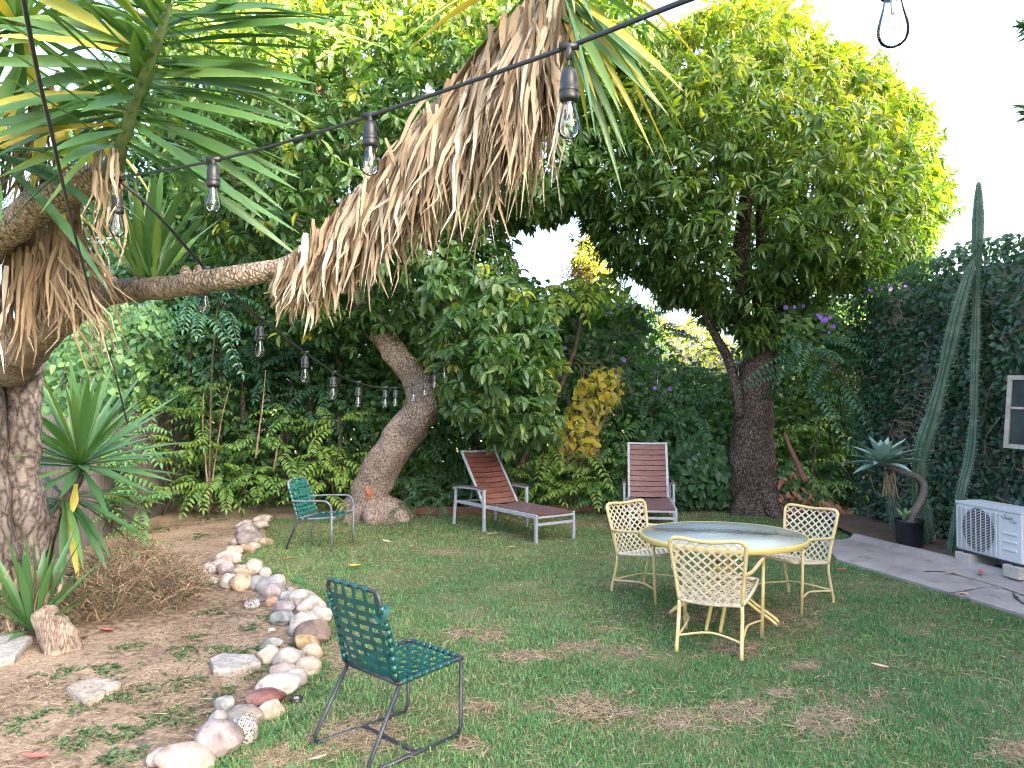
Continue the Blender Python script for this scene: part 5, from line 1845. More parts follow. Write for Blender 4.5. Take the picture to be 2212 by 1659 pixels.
# (undergrowth)
UND = [(40, 1112), (40, 700), (140, 600), (330, 470), (380, 380), (520, 420), (640, 560), (1000, 560), (1120, 600), (1200, 640), (1290, 612), (1350, 635), (1390, 715), (1430, 765), (1560, 815), (1600, 780), (1680, 690),
       (1760, 640), (1860, 640), (1935, 640), (1935, 1128), (1600, 1108), (860, 1116)]
P, x, y, d, s = crown_points(UND, 9000, 13.1, .75, shell=.8, edge=60, gap=.22, gsc=.9, seed=11)
P[:, 2] = np.maximum(P[:, 2], .03)
n = len(P)
Pr = np.repeat(P, 4, 0) + rng.normal(0, .11, (n * 4, 3))
Pr[:, 2] = np.maximum(Pr[:, 2], .02)
m_ = len(Pr)
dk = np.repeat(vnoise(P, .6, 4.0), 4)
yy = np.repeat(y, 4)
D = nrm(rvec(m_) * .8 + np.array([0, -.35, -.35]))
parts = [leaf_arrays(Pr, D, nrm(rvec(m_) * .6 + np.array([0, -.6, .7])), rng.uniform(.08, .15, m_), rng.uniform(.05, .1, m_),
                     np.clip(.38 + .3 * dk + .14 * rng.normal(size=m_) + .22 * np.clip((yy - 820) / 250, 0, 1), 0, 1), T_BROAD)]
# deeper layer of larger leaves that closes the view
x, y = poly_sample(UND, 14000)
P = at_np(x, y, rng.uniform(14.2, 15.2, 14000)); P[:, 2] = np.maximum(P[:, 2], .03)
parts.append(leaf_arrays(P, nrm(rvec(14000) + np.array([0, 0, -.4])), nrm(rvec(14000) * .5 + np.array([0, -1, .2])), rng.uniform(.22, .36, 14000), rng.uniform(.12, .2, 14000), rng.uniform(0, .3, 14000), T_SIMPLE))
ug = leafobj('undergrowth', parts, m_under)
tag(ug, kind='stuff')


# ================================================================== pinnate saplings (tree of heaven)
def frond(P0, D0, L, npair, ll, lw, tint, droop=.5, out=None):
    """one arching compound leaf -> leaflet arrays + rachis points"""
    D0 = Vector(D0).normalized()
    pts = []
    for i in range(9):
        t_ = i / 8
        pts.append(Vector(P0) + D0 * (L * t_) + Vector((0, 0, -1)) * (droop * L * t_ * t_))
    Ps, Ds, Ns, Ls = [], [], [], []
    for k in range(npair):
        t_ = .18 + .8 * k / max(1, npair - 1)
        f_ = t_ * 8; i = min(int(f_), 7)
        q = pts[i].lerp(pts[i + 1], f_ - i)
        tg = (pts[i + 1] - pts[i]).normalized()
        sd = tg.cross(Vector((0, 0, 1)))
        if sd.length < .1: sd = Vector((1, 0, 0))
        sd.normalize()
        nn = sd.cross(tg)
        sz = 1 - .45 * abs(t_ - .45) / .55
        for sg in (-1, 1):
            dd = (sd * sg + tg * .45 - Vector((0, 0, 1)) * random.uniform(.15, .5)).normalized()
            Ps.append(q); Ds.append(dd); Ns.append(nn + sd * sg * .2); Ls.append(ll * sz * random.uniform(.85, 1.1))
    Ps.append(pts[-1]); Ds.append((pts[-1] - pts[-2]).normalized()); Ns.append(Vector((0, 0, 1))); Ls.append(ll * .7)
    out['P'] += [tuple(p) for p in Ps]; out['D'] += [tuple(p) for p in Ds]; out['N'] += [tuple(p) for p in Ns]; out['L'] += Ls
    out['W'] += [l * lw for l in Ls]
    out['T'] += [min(1, max(0, tint + random.gauss(0, .07))) for _ in Ls]
    return pts


def fr_new(): return dict(P=[], D=[], N=[], L=[], W=[], T=[])


def fr_arr(o, tmpl=T_SIMPLE):
    a = {k: np.array(v, float) for k, v in o.items()}
    return leaf_arrays(a['P'], a['D'], a['N'], a['L'], a['W'], a['T'], tmpl)


def sapling(label, base, stem, fronds, tint, L=.6, npair=9, ll=.15, lw=.36, droop=.5, r=.018, mat=None, stemmat=None, name='tree_of_heaven', extra=None, sprd=1.0, tmpl=T_LANCE):
    """stem: list of points; fronds: list of (point, n) crowns"""
    b = Vector(base)
    e = empty(name, (b.x, b.y, 0), 0, label, 'tree sapling', 'saplings along the back of the garden')
    t = MB()
    t.tube(stem, [r * (1 - .55 * i / (len(stem) - 1)) for i in range(len(stem))], 9, res=4, amp=.12, nsc=9)
    o = fr_new()
    ra = MB()
    for c, k, LL in fronds:
        a0 = random.uniform(0, 6.28)
        for i in range(k):
            a = a0 + i * 2.399
            el = random.uniform(-.1, .9)
            D0 = Vector((math.cos(a) * math.cos(el) * sprd, math.sin(a) * math.cos(el) - .25, math.sin(el)))
            pts = frond(Vector(c) + Vector((random.gauss(0, .05), random.gauss(0, .05), random.gauss(0, .08))), D0, LL * random.uniform(.75, 1.1), npair, ll, lw, tint, droop * random.uniform(.7, 1.3), o)
            ra.tube([pts[0], pts[3], pts[6], pts[8]], .0035, 4, res=1, caps=False)
    t.build('stem', stemmat or m_twig, e, world=True)
    leafobj('foliage', [fr_arr(o, tmpl)], mat or m_frond, e)
    ra.build('leaf_stalks', m_twig, e, world=True)
    return e


def S_(label, bx, by, Y, tops, tint, nf=7, L=.6, **kw):
    L = L * 1.15
    """tops: crown centres (px,py,dY) from low to high; the stem runs through the last one"""
    b = at(bx, by, Y); b.z = 0
    top = at(tops[-1][0], tops[-1][1], Y + tops[-1][2])
    stem = [b, b.lerp(top, .35) + Vector((random.gauss(0, .06), random.gauss(0, .05), 0)), b.lerp(top, .7) + Vector((random.gauss(0, .06), random.gauss(0, .05), 0)), top]
    return sapling(label, b, stem, [(at(a, c, Y + dy), nf, L) for a, c, dy in tops], tint, **kw)


S_('blue green sapling with long drooping fronds under the big yucca limb', 450, 1100, 10.9, [(330, 740, -.2), (415, 640, -.2), (445, 690, -.3), (470, 660, -.2)], .12, nf=8, L=1.05, npair=13, ll=.15, lw=.34, droop=.6)
S_('green sapling in front of the grey fence, half hidden behind the big yucca rosette', 235, 1145, 9.6, [(215, 1080, 0), (250, 1020, 0), (290, 1090, -.1), (240, 950, .1), (280, 960, 0)], .42, nf=8, L=.62)
S_('bright green sapling with small leaflets, closest to the yucca rosette by the fence', 350, 1110, 11.4, [(330, 1000, 0), (360, 1060, -.2), (350, 900, 0), (380, 960, -.2)], .66, nf=8, L=.62)
S_('bright green sapling directly left of the sunlit hole in the hedge', 560, 1110, 11.8, [(540, 1040, -.3), (600, 1000, -.2), (570, 950, 0), (620, 900, 0), (640, 1040, -.3)], .58, nf=8, L=.6)
S_('mid green sapling leaning over the dry patch, between two pale bare stems', 450, 1105, 11.5, [(440, 1040, -.3), (470, 985, -.2), (450, 900, 0), (420, 850, 0), (490, 1060, -.3)], .58, nf=8, L=.6)
S_('yellow green sapling beside the far green armchair', 735, 1105, 11.7, [(700, 1060, -.4), (690, 990, -.2), (740, 1000, -.1), (730, 900, 0)], .74, nf=7, L=.6)
S_('dark sapling with drooping fronds behind the pale leaning trunk', 880, 1110, 12.0, [(880, 1030, -.3), (900, 960, -.1), (870, 920, 0)], .30, nf=8, L=.7)
S_('low dark ferny sapling at the right foot of the pale leaning trunk', 905, 1112, 11.6, [(880, 1085, -.3), (930, 1080, -.3), (960, 1070, -.2)], .26, nf=9, L=.55, npair=12, ll=.075)
S_('bright green sapling right behind the back of the stretched lounger', 1215, 1100, 12.0, [(1160, 1040, -.2), (1210, 1000, -.1), (1230, 1060, -.3), (1260, 1000, -.1), (1180, 960, 0), (1280, 1050, -.3)], .70, nf=8, L=.62)
S_('mid green sapling left of the upright lounger', 1330, 1100, 12.1, [(1320, 1060, -.3), (1345, 1010, -.2), (1330, 960, 0), (1300, 1080, -.4)], .45, nf=8, L=.6)
S_('deep green sapling with wide fronds behind the upright lounger', 1470, 1096, 12.6, [(1450, 930, 0), (1490, 880, 0), (1520, 900, 0), (1420, 900, 0), (1400, 860, 0)], .30, nf=8, L=.9, npair=12, ll=.13)
S_('sapling with deep green fronds high in the gap between the trees', 1500, 1096, 12.9, [(1480, 800, 0), (1530, 760, 0), (1560, 820, 0)], .36, nf=7, L=.75, npair=11, ll=.11)
S_('big blue green fronds of the sapling leaning across the dark trunk', 1745, 1100, 11.25, [(1720, 770, -.1), (1750, 760, -.2), (1765, 740, -.1), (1730, 830, -.2), (1790, 800, -.1)], .16, nf=7, L=.95, npair=13, ll=.14, lw=.32, droop=.5)
S_('backlit yellow green sapling low behind the dark trunk', 1760, 1105, 12.0, [(1700, 950, 0), (1740, 930, -.1), (1790, 980, 0), (1760, 1050, 0), (1830, 900, 0), (1700, 1010, -.1)], .62, nf=8, L=.75)
S_('shaded deep green sapling in the corner next to the ivy wall', 1840, 1110, 12.2, [(1800, 1040, -.1), (1850, 1000, 0), (1840, 900, 0), (1860, 830, 0), (1820, 780, 0)], .24, nf=8, L=.75)
S_('dark sapling deep in the hedge above the stretched lounger', 1060, 1100, 12.5, [(1030, 1000, 0), (1070, 950, 0), (1100, 1020, -.1), (1130, 930, 0), (1000, 1050, 0)], .36, nf=8, L=.7)
S_('deep green sapling between sunlit hole and leaning trunk', 800, 1100, 12.6, [(660, 900, 0), (700, 850, 0), (600, 830, 0), (780, 880, 0)], .22, nf=8, L=.9, npair=12)
S_('shadowed sapling high behind the string light bulbs', 560, 1100, 12.7, [(480, 780, 0), (560, 800, 0), (640, 760, 0), (520, 740, 0), (700, 780, 0)], .20, nf=8, L=.9, npair=12)
S_('pale green sapling at the fence behind the yucca rosette', 240, 1120, 10.9, [(230, 760, 0), (260, 700, 0), (290, 780, 0), (220, 820, 0), (300, 850, 0)], .62, nf=8, L=.65)
S_('dark green sapling above the morning glory between the trees', 1400, 1095, 13.0, [(1340, 760, 0), (1380, 700, 0), (1420, 720, 0), (1350, 680, 0)], .34, nf=8, L=.75)
S_('tiny light green sapling in the dry weeds', 262, 1205, 8.2, [(250, 1160, 0), (300, 1165, -.2), (270, 1190, -.2)], .60, nf=5, L=.42, npair=8, ll=.075, r=.008)

# the leaning stem with the russet seed cluster
base = at(1122, 1012, 12.1)
Ys = 11.8
stem = [Vector((at(1105, 1090, 12.1).x, 12.1, 0)), at(1128, 1000, 12.05), at(1165, 930, 11.95), at(1205, 850, 11.85), at(1240, 760, 11.8), at(1255, 690, 11.75), at(1262, 640, Ys)]
e = sapling('leaning sapling with a russet seed cluster and big yellow green drooping leaves', stem[0], stem, [(at(1268, 622, Ys), 11, .8), (at(1300, 630, Ys), 8, .75), (at(1215, 640, Ys), 8, .7)], .82, npair=8, ll=.2, lw=.42, droop=.75, r=.055)
n = 900
c = at(1252, 596, Ys)
P = np.array(c) + rng.normal(0, 1, (n, 3)) * np.array([.13, .12, .085])
leafobj('seed_cluster', [leaf_arrays(P, rvec(n), rvec(n), np.full(n, .035), np.full(n, .016), rng.uniform(0, 1, n), T_SIMPLE)], m_seed, e)


# ================================================================== vines
def vine(label, poly, Y0, T, n, L, W, tint, mat, tmpl=T_HEART, tv=.15, name='vine', cat='vine', stems=None, flowers=None, petal=None, hang=.6, twirl=0, lo=.0, group=None):
    P, x, y, d, s = crown_points(poly, n, Y0, T, edge=50)
    P[:, 2] = np.maximum(P[:, 2], .03)
    n = len(P)
    b = P[np.argmin(P[:, 2])]
    e = empty(name, (b[0], b[1], 0), 0, label, cat, group)
    D = nrm(rvec(n) * .55 + np.array([0, -.3, -hang]))
    leafobj('leaves', [leaf_arrays(P, D, nrm(rvec(n) * .45 + np.array([0, -1, .45])), L * rng.uniform(.6, 1.15, n), W * rng.uniform(.6, 1.15, n), np.clip(tint + tv * rng.normal(size=n), 0, 1), tmpl)], mat, e)
    m = MB()
    k = 14 if stems is None else stems
    for i in range(k):
        q = Vector(P[random.randrange(n)])
        q2 = Vector(P[random.randrange(n)])
        m.tube([Vector((b[0] + random.uniform(-.3, .3), b[1], max(0, b[2] - .02))), q.lerp(Vector((b[0], b[1], q.z * .5)), .4), q, q.lerp(q2, .3)], [.009, .007, .005, .003], 5, res=3)
    for i in range(twirl):
        q = Vector(P[random.randrange(n)]) + Vector((0, -.08, 0))
        m.tube([q, q + Vector((random.gauss(0, .08), 0, -.1)), q + Vector((random.gauss(0, .12), 0, -.25)), q + Vector((random.gauss(0, .14), .02, -.35))], .004, 4, res=3)
    if k: m.build('stems', m_stick, e, world=True)
    if flowers:
        fl_ = []
        for (fx, fy, fY, fr) in flowers:
            q = np.array(at(fx, fy, fY))
            for k in range(5):
                a = 2 * math.pi * k / 5
                dd = np.array([[math.cos(a), -.35, math.sin(a)]])
                fl_.append(leaf_arrays(q[None], dd, np.array([[0, -1.0, 0]]), np.array([fr * .8]), np.array([fr * 1.0]), rng.uniform(0, 1, 1), T_BROAD))
        leafobj('flowers', fl_, petal or m_flower, e)
    return e


vine('yellow leaved vine tangled with dry tendrils right of the leaning stem', [(1195, 950), (1225, 880), (1250, 820), (1300, 790), (1350, 800), (1345, 850), (1300, 900), (1290, 960), (1260, 985), (1215, 975)], 11.7, .45, 330, .12, .09, .68, m_yleaf, twirl=60, tv=.28)
vine('dark heart leaved vine between the upright lounger and the dark trunk', [(1440, 1095), (1448, 1000), (1480, 950), (1560, 960), (1592, 1000), (1592, 1098)], 11.85, .3, 900, .125, .115, .18, m_under, tv=.10)
vine('mid green heart leaved vine climbing behind the stretched lounger', [(1060, 1095), (1060, 980), (1110, 960), (1180, 1010), (1250, 1060), (1330, 1040), (1330, 1098)], 12.35, .3, 900, .12, .105, .5, m_under, tv=.2)
vine('pale green vine heaped over the fence end, far left', [(70, 1000), (90, 760), (150, 700), (210, 640), (290, 660), (350, 640), (380, 720), (330, 760), (310, 860), (250, 900), (200, 980), (130, 1010)], 10.3, .8, 1500, .12, .095, .45, m_under, tv=.12)
vine('morning glory vine with violet flowers draped across the dark trunk tree', [(1660, 690), (1700, 655), (1770, 660), (1830, 700), (1880, 720), (1890, 800), (1830, 800), (1780, 740), (1700, 740)], 11.15, .3, 700, .11, .10, .5, m_under, tv=.15,
     flowers=[(1697, 664, 10.8, .045), (1716, 663, 10.8, .035), (1735, 661, 10.8, .035), (1765, 680, 10.8, .03), (1772, 685, 10.8, .05), (1783, 690, 10.78, .05), (1792, 686, 10.8, .04), (1800, 705, 10.8, .045), (1790, 718, 10.8, .03), (1778, 694, 10.76, .04)], name='morning_glory')
vine('morning glory vine with violet and pink flowers along the top of the ivy wall', [(1872, 645), (1890, 622), (1960, 612), (2040, 600), (2050, 640), (1980, 665), (1900, 690)], 10.9, .25, 420, .12, .11, .45, m_under, tv=.15,
     flowers=[(1880, 627, 10.6, .045), (1908, 624, 10.6, .05), (1918, 618, 10.6, .05), (1925, 622, 10.6, .04), (1955, 616, 10.6, .045), (1964, 612, 10.6, .05)], name='morning_glory')
vine('morning glory vine with scattered violet flowers in the hedge between the trees', [(1180, 700), (1240, 660), (1290, 690), (1380, 650), (1400, 700), (1350, 780), (1240, 780)], 12.4, .3, 500, .11, .10, .3, m_under, tv=.15,
     flowers=[(1205, 700, 12.05, .05), (1195, 708, 12.05, .045), (1220, 752, 12.05, .045), (1368, 661, 12.05, .05), (1390, 672, 12.05, .04), (1348, 778, 12.05, .045), (1475, 716, 12.3, .05), (1414, 838, 12.0, .04), (1447, 840, 12.0, .04)], name='morning_glory')
vine('low scrub with russet dry leaves at the right foot of the dark trunk', [(1672, 1100), (1680, 1010), (1720, 990), (1790, 1060), (1800, 1112)], 11.45, .3, 260, .11, .075, .45, m_under, tv=.2, twirl=10, name='scrub_plant', cat='shrub')
vine('heap of russet fallen leaves against the dark trunk', [(1680, 1108), (1682, 1030), (1705, 1010), (1740, 1060), (1800, 1080), (1830, 1118)], 11.2, .3, 80, .13, .06, .4, m_seed, tmpl=T_BROAD, name='dry_leaf_heap', cat='leaf heap', stems=0)

# bare sticks and stems
def stick(label, pts, r, mat=None, name='bare_stem', cat='stem', group='bare stems in the hedge'):
    P = [at(*p) for p in pts]
    m = MB(); m.tube(P, [r, r * .8, r * .6, r * .4][:len(P)], 7, res=4, amp=.15, nsc=8)
    tag(m.build(name, mat or m_stick), label, cat, group)
stick('leaning rust brown stick right of the dark trunk', [(1740, 1040, 11.2), (1722, 1000, 11.25), (1706, 965, 11.3), (1694, 935, 11.35)], .05, surf('rust stick', [(.3, (.12, .06, .04)), (.7, (.24, .13, .09))], 20, rough=.9), group=None)
stick('pale bare stem standing left of the far armchair, tallest', [(552, 990, 11.3), (560, 930, 11.3), (568, 870, 11.3), (574, 800, 11.3)], .016)
stick('thin bare stem rising from the dry patch, forked pair left one', [(452, 1090, 11.2), (444, 1000, 11.2), (438, 930, 11.2), (440, 850, 11.2)], .018)
stick('thin greenish bare stem crossing the forked one', [(454, 1085, 11.15), (464, 1000, 11.15), (480, 900, 11.15), (498, 830, 11.15)], .013)
stick('dry brown stem in the hedge beside the sunlit hole', [(590, 1020, 11.6), (596, 990, 11.6), (600, 960, 11.6), (604, 940, 11.6)], .02)
for i, (a, b, c_, d_) in enumerate(((470, 1100, 480, 700), (530, 1100, 520, 640), (610, 1100, 640, 700), (680, 1100, 665, 720), (1020, 1100, 1040, 760), (400, 1100, 415, 700), (740, 1090, 728, 700))):
    stick('shadowed upright trunk deep inside the hedge on the left half', [(a, b, 12.7), ((a * 2 + c_) / 3, (b * 2 + d_) / 3, 12.75), ((a + 2 * c_) / 3, (b + 2 * d_) / 3, 12.7), (c_, d_, 12.7)], .06, m_bark2, name='hedge_trunk', cat='tree trunk', group='shadowed trunks in the hedge')

# ================================================================== ivy on the house wall
n = 17000
s = rng.uniform(-.15, 5.6, n)
z = rng.uniform(.02, 3.42, n)
v = np.array([mnoise.noise(Vector((a * 1.1, b * 1.1, 2.2))) for a, b in zip(s, z)])
th = .14 + .16 * np.clip(v + .3, 0, 1) + .16 * np.clip((z - 2.6) / .7, 0, 1) + .05 * np.clip(1 - z, 0, 1)
keep = rng.uniform(0, 1, n) > np.clip(-v * 1.5 - .28, 0, .75)
s, z, v, th = s[keep], z[keep], v[keep], th[keep]
n = len(s)
o_ = th * np.sqrt(rng.uniform(0, 1, n)) + .01
wd, wn_ = np.array(WDIR), np.array(WN)
P = np.array(W0)[None] + wd * s[:, None] + wn_ * o_[:, None]
P[:, 2] = z + .10 * v * (z > 3.0)
D = nrm(rvec(n) * .7 + np.array([0, 0, -.55]) + wn_ * .35)
Nn = nrm(wn_ + np.array([0, -.25, .55]) + rvec(n) * .45)
iv = empty('ivy', (W0.x, W0.y, 0), 0, 'dense dark green ivy covering the long house wall from the ground to its top', 'ivy')
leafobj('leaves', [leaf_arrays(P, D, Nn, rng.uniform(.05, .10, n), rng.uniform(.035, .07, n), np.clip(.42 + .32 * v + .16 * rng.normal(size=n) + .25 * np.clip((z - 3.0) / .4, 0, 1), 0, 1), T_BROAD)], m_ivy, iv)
m = MB()
for i in range(90):
    s0, z0 = random.uniform(.1, 3.2), random.uniform(.2, 3.0)
    q = wall_pt(s0, z0, random.uniform(.10, .30))
    pts = [q]
    for k in range(3): pts.append(pts[-1] + WDIR * random.gauss(.03, .12) + Vector((0, 0, random.uniform(-.2, .06))) + WN * random.gauss(0, .02))
    m.tube(pts, random.uniform(.0025, .006), 5, res=3)
for i in range(60):   # bare dry tangle in the upper middle of the wall
    q = wall_pt(random.uniform(.75, 1.5), random.gauss(1.5, .35), random.uniform(.16, .30))
    m.tube([q, q + WDIR * random.uniform(.1, .3) + Vector((0, 0, random.gauss(0, .06))), q + WDIR * random.uniform(.25, .5) + Vector((0, 0, random.gauss(-.03, .06)))], .0035, 4, res=3)
m.build('stems', m_stick, iv, world=True)
# fern like sprays above the wall by the cactus tip
o = fr_new(); ra = MB()
fb = at(2128, 540, 9.6)
for D0, LL in (((1, -.2, .75), .6), ((1, -.1, .35), .62), ((.6, 0, -.1), .4), ((-.5, 0, .5), .25), ((.8, .1, .1), .5)):
    pts = frond(fb + Vector((random.gauss(0, .04), 0, random.gauss(0, .04))), D0, LL, 12, .085, .3, .75, .35, o)
    ra.tube([pts[0], pts[4], pts[8]], .003, 4)
ra.tube([fb + Vector((0, .05, -1.2)), fb + Vector((0, .02, -.5)), fb], .012, 6)
fe_ = empty('feathery_shoot', (fb.x, fb.y, 0), 0, 'feathery yellow green shoot sticking up above the ivy beside the cactus tip', 'shoot')
leafobj('foliage', [fr_arr(o)], m_frond, fe_)
ra.build('stem', m_twig, fe_, world=True)

# ================================================================== yuccas
PROF = [.55, .5, .62, .85, 1, .92, .7, .4, .04]


def rosette(c, axis, n, L, W, spread=(.15, 1.9), tint=.42, tv=.13, droop=.12, yellow=.06, span=.0, stiff=None, heart=0, azi=None):
    c = np.array(c); A = nrm(np.array(axis, float))
    t_ = np.array([0, 0, 1.0]) if abs(A[2]) < .9 else np.array([1.0, 0, 0])
    e1 = nrm(np.cross(A, t_)); e2 = np.cross(A, e1)
    i = np.arange(n)
    az = i * 2.39996 + rng.normal(0, .12, n)
    if azi is not None: az = rng.uniform(azi[0], azi[1], n)
    f = (i + .5) / n
    pol = spread[0] + (spread[1] - spread[0]) * f ** .8 + rng.normal(0, .08, n)
    R = np.cos(az)[:, None] * e1 + np.sin(az)[:, None] * e2
    D = np.cos(pol)[:, None] * A + np.sin(pol)[:, None] * R
    P = c + R * .02 + A * (span * (1 - f))[:, None] - 0
    S = nrm(np.cross(D, A) + rng.normal(0, .06, (n, 3)))
    tt = tint + tv * rng.normal(size=n)
    yk = (rng.uniform(0, 1, n) < yellow * 2 * f)
    tt = np.where(yk, rng.uniform(.86, 1, n), np.clip(tt, 0, .8))
    return ribbon_arrays(P, D, S, L * rng.uniform(.75, 1.08, n), W * rng.uniform(.8, 1.1, n), tt, PROF, droop * rng.uniform(.3, 1.7, n), fold=.42)


tyY = 5.9
yt = empty('yucca_tree', gp(45, 1345), 0, 'huge old yucca on the left, its long limb carrying a dead leaf skirt', 'tree')
t = MB()
t.tube([at(38, 1395, tyY), at(42, 1340, tyY), at(44, 1260, tyY), at(52, 1190, tyY), at(62, 1120, tyY), at(50, 1060, tyY), at(44, 980, tyY), at(52, 900, tyY), at(48, 830, tyY), at(30, 770, tyY - .1), at(-30, 700, tyY - .2), at(-120, 600, tyY - .3)],
       [.20, .17, .15, .145, .14, .115, .12, .125, .13, .15, .16, .15], 28, res=8, amp=.34, nsc=5.5)
t.tube([at(-10, 1400, tyY - .25), at(-8, 1300, tyY - .25), at(-12, 1180, tyY - .25), at(-25, 1050, tyY - .2), at(-30, 880, tyY - .2), at(-40, 750, tyY - .2)], [.16, .14, .13, .13, .12, .12], 18, res=6, amp=.2, nsc=5)
t.tube([at(18, 1205, tyY - .1), at(30, 1195, tyY - .2), at(46, 1190, tyY - .2)], [.06, .11, .05], 12, res=3, amp=.2, nsc=8)
t.build('trunk', m_bark4, yt, world=True)
# long lower limb and its skirt
LIMB = [at(20, 790, 5.7), at(60, 745, 5.2), at(110, 700, 4.7), at(165, 662, 4.2), at(232, 634, 3.8), at(300, 626, 3.45), at(370, 620, 3.2), at(440, 608, 3.0), at(530, 595, 2.88), at(632, 572, 2.8), at(690, 525, 2.75), at(780, 425, 2.7), at(890, 300, 2.65), at(1000, 180, 2.6), at(1090, 80, 2.55), at(1150, 20, 2.5), at(1195, -45, 2.5)]
LR = [.17, .145, .115, .088, .06, .052, .048, .0455, .042, .038, .035, .033, .032, .03, .03, .028, .02]
t = MB()
t.tube(LIMB, LR, 22, res=8, amp=.13, nsc=11)
for q, r_ in ((at(225, 606, 3.8), .05), (at(400, 594, 3.08), .022), (at(425, 592, 3.02), .018)):   # broken stub and knots on the limb
    t.tube([q + Vector((0, 0, -.03)), q + Vector((.004, 0, .012)), q + Vector((.0, 0, .035))], [r_ * 1.1, r_, r_ * .6], 12, res=3, amp=.5, nsc=40)
t.build('limb', m_bark3, yt, world=True)
t = MB()
UP = [at(-160, 610, 4.0), at(-60, 560, 3.6), at(20, 498, 3.25), at(80, 448, 3.1), at(150, 412, 3.0), at(205, 388, 2.95), at(238, 376, 2.9), at(262, 320, 2.75), at(290, 225, 2.6), at(318, 150, 2.5), at(348, 70, 2.42), at(368, 0, 2.38)]
t.tube(UP[:7], [.10, .088, .075, .068, .064, .06, .05], 20, res=7, amp=.16, nsc=13)
t.build('limb', m_bark3, yt, world=True)
t = MB(); t.tube(UP[6:], [.045, .024, .019, .017, .015, .01], 14, res=6, amp=.12, nsc=20)
m_stalk = surf('green yucca stalk', [(.3, (.05, .09, .04)), (.7, (.12, .17, .07))], 20, rough=.55)
t.build('green_stalk', m_stalk, yt, world=True)
# rosette on the upper stalk: leaves from every node
parts = []
for k in range(11):
    f_ = k / 10
    q = UP[7].lerp(UP[8], min(1, f_ * 4)) if f_ < .25 else (UP[8].lerp(UP[9], (f_ - .25) * 4) if f_ < .5 else (UP[9].lerp(UP[10], (f_ - .5) * 4) if f_ < .75 else UP[10].lerp(UP[11], (f_ - .75) * 4)))
    ax = Vector((.42, -.30, 1)).normalized()
    parts.append(rosette(q, ax, 5, .62, .042, spread=(1.05 - .25 * f_, 1.75 - .3 * f_), tint=.38, yellow=.09 * (1 - f_) + .02, droop=.10))
# strong fan of leaves sweeping to the right across the picture
n = 26
f_ = rng.uniform(0, 1, n)
ys = -20 + 330 * f_
P = at_np(375 - 110 * f_, ys, 2.42 + .3 * f_)
D = np.stack([np.full(n, 1.0), rng.uniform(-.45, .35, n), .14 - .42 * f_ + rng.normal(0, .15, n)], 1)
S = np.cross(D, np.array([0, -.9, .35]) + rng.normal(0, .35, (n, 3)))
parts.append(ribbon_arrays(P, D, S, rng.uniform(.48, .70, n), rng.uniform(.028, .044, n), np.clip(.40 + .15 * rng.normal(size=n), 0, .8), PROF, rng.uniform(.02, .16, n), fold=.4))
# fan to the left, older ones yellow and hanging
n = 30
f_ = rng.uniform(0, 1, n)
P = at_np(350 - 90 * f_, 20 + 290 * f_, 2.45 + .28 * f_)
D = np.stack([np.full(n, -1.0), rng.uniform(-.3, .4, n), .45 - .7 * f_ + rng.normal(0, .2, n)], 1)
S = np.cross(D, np.array([0, -.9, .35]) + rng.normal(0, .35, (n, 3)))
k2 = 12
Pc = at_np(np.linspace(272, 362, k2), np.linspace(280, 10, k2), np.linspace(2.68, 2.38, k2))
Dc = np.stack([rng.normal(0, .45, k2), np.full(k2, -.8), rng.uniform(.1, .7, k2)], 1)
parts.append(ribbon_arrays(Pc, Dc, np.cross(Dc, np.array([0, .1, 1.0]) + rng.normal(0, .2, (k2, 3))), rng.uniform(.16, .34, k2), rng.uniform(.036, .05, k2), rng.uniform(.3, .7, k2), PROF, rng.uniform(.05, .3, k2), fold=.45))
tt = np.where(rng.uniform(0, 1, n) < .30 * f_ + .05, rng.uniform(.85, 1, n), np.clip(.36 + .14 * rng.normal(size=n), 0, .8))
parts.append(ribbon_arrays(P, D, S, rng.uniform(.42, .62, n), rng.uniform(.036, .05, n), tt, PROF, rng.uniform(.05, .3, n), fold=.4))
# second head at the far upper left
parts.append(rosette(at(40, 60, 2.9), (-.2, -.2, 1), 60, .7, .055, spread=(.2, 1.9), tint=.36, yellow=.12, droop=.2))
parts.append(rosette(at(-40, 330, 2.9), (.3, -.3, .6), 34, .62, .052, spread=(.5, 2.0), tint=.3, yellow=.15, droop=.25))
parts.append(rosette(at(120, 215, 3.3), (.1, -.3, 1), 40, .5, .045, spread=(.8, 2.3), tint=.30, yellow=.55, droop=.5))
leafobj('leaf_rosette', parts, m_yucca, yt)
# crown at the end of the lower limb (top middle)
parts = [rosette(LIMB[-1], (.5, -.1, .8), 40, .54, .034, spread=(.35, 2.3), tint=.44, tv=.16, yellow=.22, droop=.45)]
n = 16
P = np.tile(np.array(at(1205, 5, 2.5)), (n, 1)) + rng.normal(0, .015, (n, 3))
D = np.stack([rng.uniform(.15, 1.0, n), rng.uniform(-.3, .3, n), np.full(n, -.55)], 1)
parts.append(ribbon_arrays(P, D, np.cross(D, np.tile([0, -1., .2], (n, 1))), rng.uniform(.34, .50, n), rng.uniform(.02, .031, n), np.where(rng.uniform(0, 1, n) < .35, rng.uniform(.84, .96, n), rng.uniform(.25, .6, n)), PROF, rng.uniform(.15, .4, n), fold=.4))
leafobj('leaf_rosette', parts, m_yucca, yt)
# small upright rosettes sprouting on the limb
parts = [rosette(at(312, 605, 3.4), (-.02, 0, 1), 24, .50, .05, spread=(.06, .75), tint=.42, yellow=.02, droop=.02),
         rosette(at(335, 605, 3.35), (.25, -.1, 1), 12, .36, .042, spread=(.1, .9), tint=.46, yellow=.04, droop=.05)]
leafobj('leaf_rosette', parts, m_yucca, yt)


